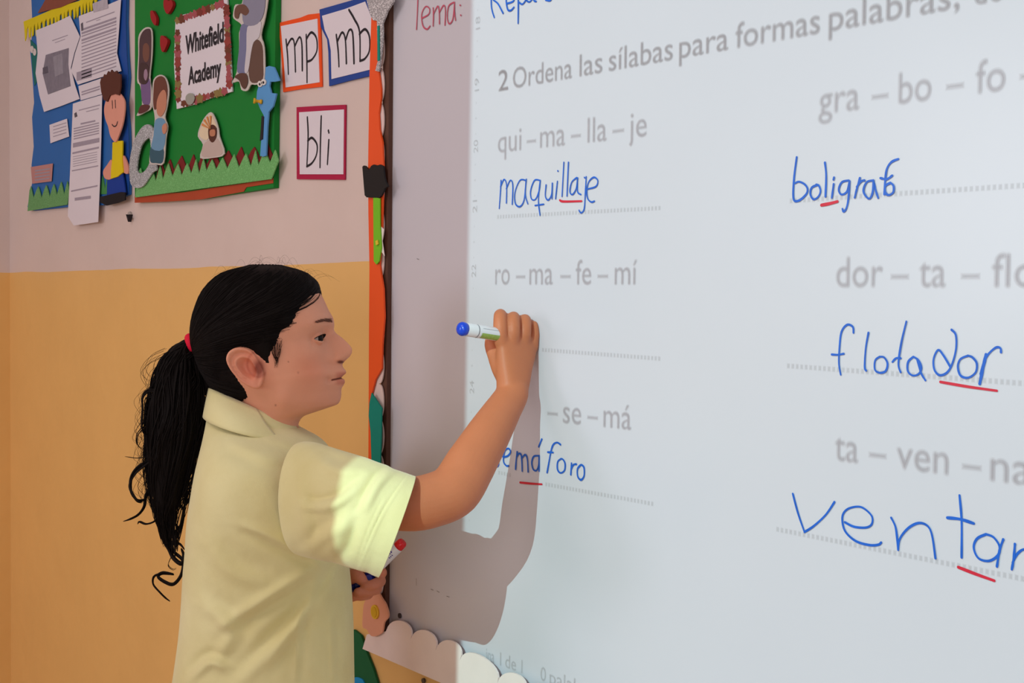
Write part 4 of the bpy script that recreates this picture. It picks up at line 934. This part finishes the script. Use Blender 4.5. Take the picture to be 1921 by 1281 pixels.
# loose baby hairs on the crown and at the temple
def wisp(p, r=.00018): 
    v, f = tube(p, [r, r, r * .8, r * .4][:len(p)] if len(p) <= 4 else list(np.linspace(r, r * .3, len(p))), 3, 5); mb.add(v, f)
for i in range(48):
    a = rr.random(); x = 425 + 170 * a; yb = 500 + 45 * ((x - 505) / 90) ** 2 * (.55 if x > 505 else .62)
    h = rr.uniform(3, 9) if rr.random() < .75 else rr.uniform(12, 24); dx = rr.uniform(-40, 48); la = rr.uniform(-.03, .03)
    q = [P(x, yb + 3, Z0 + la), P(x + dx * .25, yb - h * .75, Z0 + la), P(x + dx * .6, yb - h, Z0 + la), P(x + dx, yb - h * rr.uniform(.1, .9) + abs(dx) * .2, Z0 + la), P(x + dx * 1.2, yb + abs(dx) * rr.uniform(.1, .5), Z0 + la)]
    wisp(q[:rr.choice((4, 4, 5))], .00013)
for i in range(34):     # sideburn
    x = rr.uniform(506, 531); p0 = surf(x, 640 + rr.uniform(-4, 6), .0045); p1 = surf(x * .6 + 518 * .4 + rr.uniform(-3, 3), 662, .0030); p2 = surf(519 + rr.uniform(-4, 3), rr.uniform(670, 690), .0006); wisp([p0, p1, p2], .0002)
mb.build('hair_strands', hairm, hair, True)['kind'] = 'stuff'
# ponytail
path = np.array([(362, 640, 9), (346, 648, 16), (338, 668, 34), (336, 700, 50), (335, 740, 60), (332, 790, 66), (324, 840, 61), (317, 890, 50), (313, 940, 37), (315, 985, 24), (322, 1025, 15), (326, 1055, 12)], float)
pp_ = cr_smooth(path, 4)
mb = MB(); rr = random.Random(21)
def lock(th, rho, length, amp, freq, ph, rad, n=34, x0=0):
    pts = []
    for k in range(n):
        s = k / (n - 1) * length * (len(pp_) - 1)
        c = np.array([np.interp(s, np.arange(len(pp_)), pp_[:, j]) for j in range(3)])
        w = c[2]; g = min(1, k / 9)
        ox = w * rho * math.cos(th) + amp * g * math.sin(freq * k + ph); oz = w * rho * math.sin(th) * .8 + amp * g * math.cos(freq * k + ph) * .8
        pts.append(P(c[0] + ox + x0, c[1] + 2.0 * math.sin(freq * k + ph), 1.80 + oz / FPX * 1.8))
    v, f = tube(pts, list(np.linspace(rad * .9, rad, n // 2)) + list(np.linspace(rad, rad * .35, n - n // 2)), 5, 1); mb.add(v, f)
for i in range(95):
    th = rr.uniform(0, 2 * math.pi); rho = math.sqrt(rr.random()) * .95
    ln = rr.uniform(.72, .95) if rho > .55 else rr.uniform(.82, 1.0)
    if rr.random() < .22: ln = rr.uniform(.45, .72)
    A_ = rr.uniform(2.5, 7.5); fq = rr.uniform(.30, .62); ph = rr.uniform(0, 6); n_ = rr.randrange(7, 13)
    for k in range(n_):
        lock(th + rr.gauss(0, .10), min(rho + rr.gauss(0, .05), 1.05), ln * rr.uniform(.93, 1.0), A_ * rr.uniform(.85, 1.15), fq * rr.uniform(.97, 1.03), ph + rr.gauss(0, .25), rr.uniform(.0004, .0012))
tail = mb.build('ponytail', hairm, girl, True)
# core that fills the tail
core = tube([P(x, y, 1.80) for x, y, w in path[:9]], [max(w * .66, 4) / FPX * 1.8 for x, y, w in path[:9]], 20, 4)
obj('tail_core', core[0], core[1], hairm, tail, True)
# single curls seen against the wall (crop of the photograph: scale .4214, origin 220,600)
mb = MB()
cc = lambda pts: C1(pts, 0.4214, 220, 600)
def curl(pts, r, z=1.8, n=3, sp=.006):
    p = cc(pts)
    for k in range(n):
        ox, oy, oz = rr.uniform(-2, 2), rr.uniform(-2, 2), rr.uniform(-sp, sp)
        q = [P(x + ox * (1 - .6 * i / len(p)), y + oy, z + oz + .010 * math.sin(i * 1.1)) for i, (x, y) in enumerate(p)]
        v, f = tube(q, list(np.linspace(r, r * .9, len(q) - 1)) + [r * .25], 6, 6); mb.add(v, f)
curl([(200, 560), (150, 620), (90, 660), (60, 710), (62, 770), (90, 805), (128, 800)], .0018, n=4)
curl([(190, 600), (120, 650), (75, 690), (55, 740), (85, 800), (110, 812)], .0012, 1.79, 3)
curl([(150, 740), (128, 780), (120, 830), (95, 865), (60, 885), (28, 896)], .0016, n=4)
curl([(190, 320), (140, 315), (112, 345), (112, 400), (108, 460), (118, 500), (150, 512)], .0014, n=3)
curl([(180, 330), (130, 350), (125, 400), (115, 470), (90, 510), (88, 550), (110, 575)], .0008, n=2)
curl([(135, 610), (90, 615), (60, 612), (35, 608)], .0004, n=2)
curl([(150, 650), (170, 720), (175, 800), (180, 850), (170, 890), (130, 905), (100, 895), (92, 905)], .0012, n=3)
curl([(130, 690), (140, 760), (150, 820), (170, 870), (190, 900)], .0012, n=3)
curl([(200, 880), (200, 960), (230, 1020), (250, 1060), (285, 1085), (295, 1050), (285, 1020)], .0020, n=6)
curl([(215, 900), (225, 980), (250, 1030), (290, 1070), (285, 1130), (250, 1175), (210, 1165), (180, 1140), (205, 1125), (245, 1130)], .0017, n=5)
curl([(250, 1130), (200, 1128), (165, 1140), (162, 1175), (190, 1210), (215, 1235), (235, 1250)], .0011, n=3)
curl([(250, 900), (275, 940), (250, 980), (280, 1000), (298, 1022)], .0014, n=4)
curl([(330, 640), (345, 700), (330, 780), (305, 820), (290, 790)], .0014, n=4)
curl([(280, 820), (300, 860), (280, 920), (255, 950), (262, 985)], .0013, n=4)
curl([(380, 440), (400, 500), (375, 570), (345, 620), (350, 660)], .0016, n=5)
curl([(300, 810), (330, 822), (325, 850), (300, 852)], .0003, n=2)
curl([(240, 1050), (225, 1090), (245, 1110), (262, 1105)], .0005, n=2)
for i in range(70):
    y0 = rr.uniform(120, 700); x0 = 200 - 60 * math.sin(min(y0 / 700, 1) * 2.2) + rr.uniform(-15, 10)
    a = rr.uniform(20, 70); curl([(x0 + 40, y0), (x0 - a * .4, y0 + 30), (x0 - a, y0 + 70 + rr.uniform(0, 30)), (x0 - a * .7, y0 + 120), (x0 - a * .2, y0 + 140)], rr.uniform(.00012, .0003), 1.8 + rr.uniform(-.02, .02), 1)
mb.build('curls', hairm, tail, True)['kind'] = 'stuff'
# hair tie
V = []; F = []
c = P(361, 645, 1.80); axv = (P(345, 652, 1.8) - P(372, 640, 1.8)); axv /= np.linalg.norm(axv)
ua = np.cross(axv, FW); ua /= np.linalg.norm(ua)
for i in range(36):
    a = 2 * math.pi * i / 36; cdir = ua * math.cos(a) * .0125 + FW * math.sin(a) * .0125
    for j in range(10):
        b_ = 2 * math.pi * j / 10; rn = cdir / .0125
        V.append(c + cdir * 1.0 + rn * .0035 * math.cos(b_) + axv * .0055 * math.sin(b_))
F = [(i * 10 + j, ((i + 1) % 36) * 10 + j, ((i + 1) % 36) * 10 + (j + 1) % 10, i * 10 + (j + 1) % 10) for i in range(36) for j in range(10)]
obj('hair_tie', V, F, mat('red_elastic', rgb(222, 22, 58), 0.7, 0.2, bump=.3, bscale=600), girl, True)

# --- polo shirt
cloth = bpy.data.materials.new('yellow_cotton'); cloth.use_nodes = True
_nt = cloth.node_tree; _N = _nt.nodes; _L = _nt.links; _b = _N['Principled BSDF']
_b.inputs['Roughness'].default_value = 0.85; _b.inputs['Specular IOR Level'].default_value = 0.15; _b.inputs['Sheen Weight'].default_value = 0.25
_tc = _N.new('ShaderNodeTexCoord'); _n = _N.new('ShaderNodeTexNoise'); _n.inputs['Scale'].default_value = 9; _n.inputs['Detail'].default_value = 5; _L.new(_tc.outputs['Object'], _n.inputs['Vector'])
_cr = _N.new('ShaderNodeValToRGB'); _cr.color_ramp.elements[0].color = rgb(216, 205, 146); _cr.color_ramp.elements[1].color = rgb(230, 223, 170); _cr.color_ramp.elements[0].position = .3; _cr.color_ramp.elements[1].position = .7
_L.new(_n.outputs['Fac'], _cr.inputs[0]); _L.new(_cr.outputs[0], _b.inputs['Base Color'])
_n2 = _N.new('ShaderNodeTexNoise'); _n2.inputs['Scale'].default_value = 22; _n2.inputs['Detail'].default_value = 3; _L.new(_tc.outputs['Object'], _n2.inputs['Vector'])
_n3 = _N.new('ShaderNodeTexVoronoi'); _n3.inputs['Scale'].default_value = 1100; _L.new(_tc.outputs['Object'], _n3.inputs['Vector'])
_ma = _N.new('ShaderNodeMath'); _ma.operation = 'MULTIPLY_ADD'; _ma.inputs[1].default_value = 0.06; _L.new(_n3.outputs['Distance'], _ma.inputs[0]); _L.new(_n2.outputs['Fac'], _ma.inputs[2])
_bp = _N.new('ShaderNodeBump'); _bp.inputs['Strength'].default_value = 0.35; _bp.inputs['Distance'].default_value = 0.006; _L.new(_ma.outputs[0], _bp.inputs['Height']); _L.new(_bp.outputs[0], _b.inputs['Normal'])

def fold_disp(V, folds):
    V = np.array(V); rel = V - CAM; z = rel @ FW; x = CX + FPX * (rel @ RT) / z; y = CY - FPX * (rel @ UP) / z
    D = np.zeros(len(V))
    for pts, w, amp in folds:
        c = cr_smooth(pts, 10); T = np.gradient(c, axis=0); T /= np.linalg.norm(T, axis=1, keepdims=True)
        dx = x[:, None] - c[None, :, 0]; dy = y[:, None] - c[None, :, 1]; d2 = dx ** 2 + dy ** 2; k = d2.argmin(1)
        sd = dx[np.arange(len(V)), k] * T[k, 1] - dy[np.arange(len(V)), k] * T[k, 0]
        dist = np.sqrt(d2[np.arange(len(V)), k]); s = k / (len(c) - 1); endf = np.exp(-np.clip(dist - np.abs(sd) - 2, 0, None) ** 2 / (w * w))
        taper = np.sin(np.clip(s * .9 + .08, 0, 1) * math.pi) ** .6
        D += (1.7 if w > 3 else 1.0) * amp * (np.exp(-(sd / w) ** 2) - 0.75 * np.exp(-((sd - 1.5 * w) / (w * 1.1)) ** 2)) * endf * taper
    near = (z < Z0 + .02).astype(float)
    return V - np.outer(D * near, FW) 
SROWS = [(775, 561, 802, 392, .062), (790, 578, 812, 391, .078), (805, 594, 822, 390, .098), (825, 608, 836, 388, .122), (850, 622, 858, 384, .143), (880, 632, 885, 378, .155), (920, 641, 925, 371, .160), (970, 647, 972, 363, .158), (1030, 650, 1032, 358, .152), (1070, 652, 1070, 354, .150), (1120, 657, 1120, 351, .149), (1180, 660, 1180, 346, .150), (1240, 661, 1240, 338, .153), (1300, 662, 1300, 329, .157), (1360, 663, 1360, 322, .160), (1420, 664, 1420, 318, .162)]
def dense_torso(rows, n, k):
    V = []; R = cr_smooth(rows, k)
    for (yb, fx, fy, bx, w) in R:
        a = np.array([fx, fy]); b_ = np.array([bx, yb]); M_ = (a + b_) / 2; A = (a - b_) / 2
        for j in range(n):
            u_ = 2 * math.pi * j / n; c, s = math.cos(u_), math.sin(u_); c = math.copysign(abs(c) ** .88, c); s = math.copysign(abs(s) ** .88, s)
            q = M_ + A * c; V.append(P(q[0], q[1], Z0) + FW * (w * s))
    m = len(R); F = [(i * n + j, i * n + (j + 1) % n, (i + 1) * n + (j + 1) % n, (i + 1) * n + j) for i in range(m - 1) for j in range(n)]
    return V, F
V, F = dense_torso(SROWS, 220, 12)
g8 = lambda pts: C1(pts, 0.438, 320, 720)
FOLDS = [(g8([(610, 745), (500, 690), (400, 640), (300, 600)]), 9, .0045), (g8([(640, 770), (520, 850), (360, 950), (200, 1050)]), 12, .006), (g8([(690, 780), (600, 900), (450, 1060), (260, 1250)]), 13, -.006),
         (g8([(560, 980), (545, 1120), (535, 1281)]), 7, .003), (g8([(90, 1260), (170, 1190), (240, 1215)]), 9, .005), (g8([(690, 1010), (700, 1281)]), 6, .003), (g8([(180, 700), (260, 800), (420, 860)]), 16, .003),
         (g8([(500, 330), (380, 300), (240, 230)]), 14, .003), (g8([(640, 800), (560, 1000), (420, 1200)]), 10, .004), (g8([(150, 950), (260, 1050), (200, 1180)]), 14, .004), (g8([(590, 290), (520, 260), (400, 230)]), 8, .002)]
V = fold_disp(V, FOLDS)
shirt = obj('polo_shirt', V, F, cloth, girl, True)
so = shirt.modifiers.new('s', 'SOLIDIFY'); so.thickness = 0.002; so.offset = 1
def ring_px(top, bot, z, dep, n=96, tiltz=0, back=0):
    t_ = np.array(top, float); b_ = np.array(bot, float); c = (t_ + b_) / 2; h = (t_ - b_) / 2; out = []
    for j in range(n):
        a = 2 * math.pi * j / n; q = c + h * math.cos(a) + np.array([back, 0]) * math.sin(a)
        out.append(P(q[0], q[1], z + tiltz * math.cos(a)) + FW * dep * math.sin(a))
    return out
SL = [((560, 834), (556, 1014), 1.675, .035, 24), ((572, 831), (560, 1034), 1.668, .042, 24), ((592, 834), (578, 1041), 1.655, .050, 18), ((622, 843), (602, 1046), 1.635, .056, 10), ((655, 853), (632, 1053), 1.618, .059, 4), ((690, 864), (660, 1061), 1.608, .059, 0),
      ((722, 876), (680, 1067), 1.602, .058, -4), ((748, 886), (691, 1070), 1.600, .057, -6), ((762, 891), (701, 1075), 1.599, .057, -8), ((779, 897), (711, 1079), 1.599, .0575, -8)]
def sleeve(sg):
    R = []
    flat = [(a[0], a[1], b_[0], b_[1], z, d, bk) for a, b_, z, d, bk in SL]
    for r in cr_smooth(flat, 9): R.append(ring_px((r[0], r[1]), (r[2], r[3]), r[4], r[5], 120, back=r[6]))
    V = np.concatenate(R); m = len(R); n = 120
    F = [(i * n + j, i * n + (j + 1) % n, (i + 1) * n + (j + 1) % n, (i + 1) * n + j) for i in range(m - 1) for j in range(n)]
    return V, F
V, F = sleeve(-1)
SF = [(g8([(590, 520), (640, 525), (720, 505), (810, 435)]), 8, .005), (g8([(840, 520), (880, 440), (930, 385), (975, 365)]), 8, .005), (g8([(610, 700), (680, 640), (760, 600)]), 12, .003), (g8([(640, 330), (720, 370), (860, 370)]), 11, .004),
      (g8([(700, 760), (760, 690), (800, 560)]), 12, -.003), (g8([(905, 500), (850, 620), (800, 760)]), 2.2, -.0012), (g8([(1010, 395), (900, 560), (800, 785)]), 2.2, -.0014), (g8([(560, 420), (580, 560), (600, 660)]), 12, .003)]
V = fold_disp(V, SF)
slv = obj('sleeve', V, F, cloth, shirt, True); so = slv.modifiers.new('s', 'SOLIDIFY'); so.thickness = 0.0022; so.offset = -1
# far sleeve (her left), hanging
R = []
for (c, r) in zip([P(540, 880, 1.92), P(565, 920, 1.955), P(585, 960, 1.985), P(595, 1010, 2.0), P(600, 1040, 2.0)], [.055, .060, .060, .060, .061]):
    R.append((c, r))
cv, cf = tube([c for c, r in R], [r for c, r in R], 40, 5)
sl2 = obj('sleeve', cv, cf[:-1], cloth, shirt, True)
# stitched shoulder seam
sv, sf = tube([surfp for surfp in [P(x, y, z) for x, y, z in ((560, 838, 1.688), (545, 862, 1.655), (533, 895, 1.635), (529, 930, 1.628), (529, 960, 1.628), (534, 990, 1.632), (548, 1015, 1.64))]], [.0012] * 7, 8, 5)
# collar
def collar(name, T_, B_, wt, wb, a0, a1, bulge, n=60, rows=9, skew=0):
    V = []
    for i in range(rows):
        s = i / (rows - 1)
        for j in range(n):
            aa0, aa1 = a0 + skew * (1 - s), a1 - skew * (1 - s); a = math.radians(aa0 + (aa1 - aa0) * j / (n - 1)); c, sn = math.cos(a), math.sin(a)
            ct, st = (np.array(T_[0]) + np.array(T_[1])) / 2, (np.array(T_[1]) - np.array(T_[0])) / 2
            cb, sb = (np.array(B_[0]) + np.array(B_[1])) / 2, (np.array(B_[1]) - np.array(B_[0])) / 2
            q0 = ct + st * c + np.array([0, -bulge * abs(sn)]); q1 = cb + sb * c + np.array([0, 4 * abs(sn)])
            q = q0 * (1 - s) + q1 * s; lat = (wt * (1 - s) + wb * s + .006 * math.sin(s * math.pi)) * sn
            V.append(P(q[0], q[1], Z0) + FW * lat)
    F = [(i * n + j, i * n + j + 1, (i + 1) * n + j + 1, (i + 1) * n + j) for i in range(rows - 1) for j in range(n - 1)]
    o = obj(name, V, F, cloth, shirt, True); m = o.modifiers.new('s', 'SOLIDIFY'); m.thickness = 0.002; m.offset = 0
    return o
collar('collar', [(394, 729), (553, 800)], [(386, 777), (577, 826)], .0535, .0955, 47, 313, 11, skew=26)
collar('collar_stand', [(397, 733), (556, 799)], [(394, 770), (572, 820)], .0520, .0640, 6, 354, 10)
pb = [(560, 800), (600, 822), (628, 846), (643, 900), (650, 960)]
# trousers and shoes below the frame
tro = mat('navy_trousers', rgb(34, 40, 62), 0.85, 0.2)
mb = MB()
for s in (-1, 1):
    v, f = tube([P(495, 1385, Z0 + s * .060), P(498, 1500, Z0 + s * .070), P(498, 1800, Z0 + s * .08), P(492, 2080, Z0 + s * .08), P(490, 2300, Z0 + s * .08)], [.080, .080, .062, .055, .050], 24); mb.add(v, f)
mb.build('trousers', tro, girl, True)
for s in (-1, 1):
    hp = P(480, 2330, Z0 + s * .08); tp = P(640, 2330, Z0 + s * .085); hp[2] = tp[2] = FLOOR + .036
    v, f = tube([hp, (hp + tp) / 2, tp], [.036, .037, .030], 18); obj('shoe', v, f, mat('black_shoe', rgb(20, 20, 22), 0.4, 0.4), girl, True)

# ------------------------------------------------------------------ markers
def marker(name, label, a, b_, col, segs, R_=0.0088):
    """a = end plug, b_ = tip; segs: (name, t0, t1, r0, r1, material)"""
    a = np.array(a); b_ = np.array(b_); L_ = np.linalg.norm(b_ - a); ax = (b_ - a) / L_
    o = empty(name, label, 'marker')
    for nm, prof, m in segs: v, f = lathe([(t * L_, r) for t, r in prof], a, ax, 28); obj(nm, v, f, m, o, True)
    return o, a, ax, L_
wpl = mat('white_plastic', rgb(226, 224, 228), 0.3, 0.5); bpl = mat('blue_plastic', rgb(16, 66, 196), 0.22, 0.5); rpl = mat('red_plastic', rgb(222, 16, 30), 0.25, 0.5); dbl = mat('dark_blue_plastic', rgb(14, 30, 128), 0.3, 0.5)
A_ = P(868, 617, 1.705); TIPX = wallpt(1003, 638, BD + .002)
mk, a, ax, L_ = marker('marker', 'white board marker with blue end held to the whiteboard in the writing hand', A_, TIPX, None,
    [('end_plug', [(-.055, .002), (-.05, .0055), (-.035, .0082), (-.01, .0096), (.015, .0094), (.035, .0088)], bpl), ('barrel', [(.03, .0084), (.04, .0090), (.30, .0092), (.72, .0092), (.75, .0085)], wpl), ('collar', [(.75, .0085), (.80, .0062), (.90, .0050), (.91, .0030)], wpl), ('tip', [(.905, .0026), (.97, .0022), (.985, .0012)], bpl)])
green = mat('green_print', rgb(150, 176, 84), 0.4, 0.3, noise=0.3, nscale=300)
uu = np.cross(ax, FW); uu /= np.linalg.norm(uu)
if uu @ UP < 0: uu = -uu
ww = np.cross(uu, ax); ww = ww if ww @ FW < 0 else -ww       # towards the camera
def wrap(name, t0, t1, a0, a1, m, par, rad=.0095, aa=None, axx=None, n=8, k=8, Lx=None):
    V = []; F = []
    for i in range(k + 1):
        for j in range(n + 1):
            t = (t0 + (t1 - t0) * i / k) * (Lx or L_); th = math.radians(a0 + (a1 - a0) * j / n)
            V.append((aa if aa is not None else a) + (axx if axx is not None else ax) * t + (_uu * math.sin(th) + _ww * math.cos(th)) * rad)
    F = [(i * (n + 1) + j, i * (n + 1) + j + 1, (i + 1) * (n + 1) + j + 1, (i + 1) * (n + 1) + j) for i in range(k) for j in range(n)]
    return obj(name, V, F, m, par, True)
_uu, _ww = uu, ww
wrap('print_band', .21, .60, -62, -8, green, mk)
wrap('print_line', .165, .172, -80, 80, mat('grey_print', rgb(90, 90, 96), .4, .3), mk, n=16, k=1)
wrap('print_line', .22, .60, 30, 33, mat('grey_print', rgb(150, 150, 156), .4, .3), mk, n=1, k=8)
# red pen in the other hand
B0 = P(753, 1019.5, 1.925); B1 = P(672, 1100, 1.945)
mk2, a2, ax2, L2 = marker('marker', 'white marker with red end held low in the left hand', B0, B1, None,
    [('end_plug', [(-.05, .003), (-.045, .0062), (-.02, .0078), (.045, .0082), (.08, .0080)], rpl), ('barrel', [(.075, .0078), (.085, .0084), (.60, .0086), (.62, .0086)], wpl), ('cap', [(.62, .0088), (.64, .0094), (.98, .0090), (1.0, .0070)], dbl)])
u2 = np.cross(ax2, FW); u2 /= np.linalg.norm(u2); u2 = u2 if u2 @ UP > 0 else -u2; w2 = np.cross(u2, ax2); w2 = w2 if w2 @ FW < 0 else -w2
_uu, _ww = u2, w2
vio = mat('violet_print', rgb(70, 48, 158), .4, .3)
wrap('print_patch', .30, .62, -6, 62, vio, mk2, .0088, a2, ax2, 6, 2, L2)
for k in range(4): wrap('print_mark', .17 + k * .034, .19 + k * .034, 6, 58 if k % 2 else 46, vio, mk2, .0089, a2, ax2, 4, 1, L2)
for k in range(3): wrap('print_mark', .20 + k * .03, .214 + k * .03, -22, -8, vio, mk2, .0089, a2, ax2, 2, 1, L2)
C0 = P(640, 1108, 1.93); C1_ = P(700, 1085, 1.925)
marker('marker', 'marker with dark blue cap gripped under the thumb of the left hand', C1_, C0, None, [('cap', [(0, .006), (.02, .0082), (.5, .0088), (.52, .0088)], dbl), ('barrel', [(.52, .0082), (1, .0082)], dbl)])

for nm, gr in (('syllable_card', 'syllable cards beside the green board'), ('paper_notice', 'printed papers on the blue board'), ('paper_figure', 'printed paper cutouts on the green board'),
               ('marker', 'board markers held by the girl'), ('bulletin_board', 'paper bulletin boards on the pink wall'), ('scalloped_border', 'white scalloped borders around the whiteboard')):
    for o in SC.objects:
        if o.parent is None and o.name.split('.')[0] == nm: o['group'] = gr

# ------------------------------------------------------------------ origins at each thing's own place
bpy.context.view_layer.update()
for o in list(SC.objects):
    if o.type == 'EMPTY' and o.parent is None and o.children:
        pts = [c.data.vertices[0].co for c in o.children if c.type == 'MESH' and len(c.data.vertices)]
        if '_loc' in o: del o['_loc']
        allp = np.concatenate([np.array([v.co[:] for v in c.data.vertices]) for c in o.children if c.type == 'MESH' and len(c.data.vertices)])
        loc = Vector(((allp[:, 0].min() + allp[:, 0].max()) / 2, allp[:, 1].max(), allp[:, 2].min()))
        done = set()
        def shift(ob):
            if ob.type == 'MESH' and ob.data.name not in done:
                ob.data.transform(Matrix.Translation(-loc)); done.add(ob.data.name)
            for c in ob.children: shift(c)
        shift(o); o.location = loc
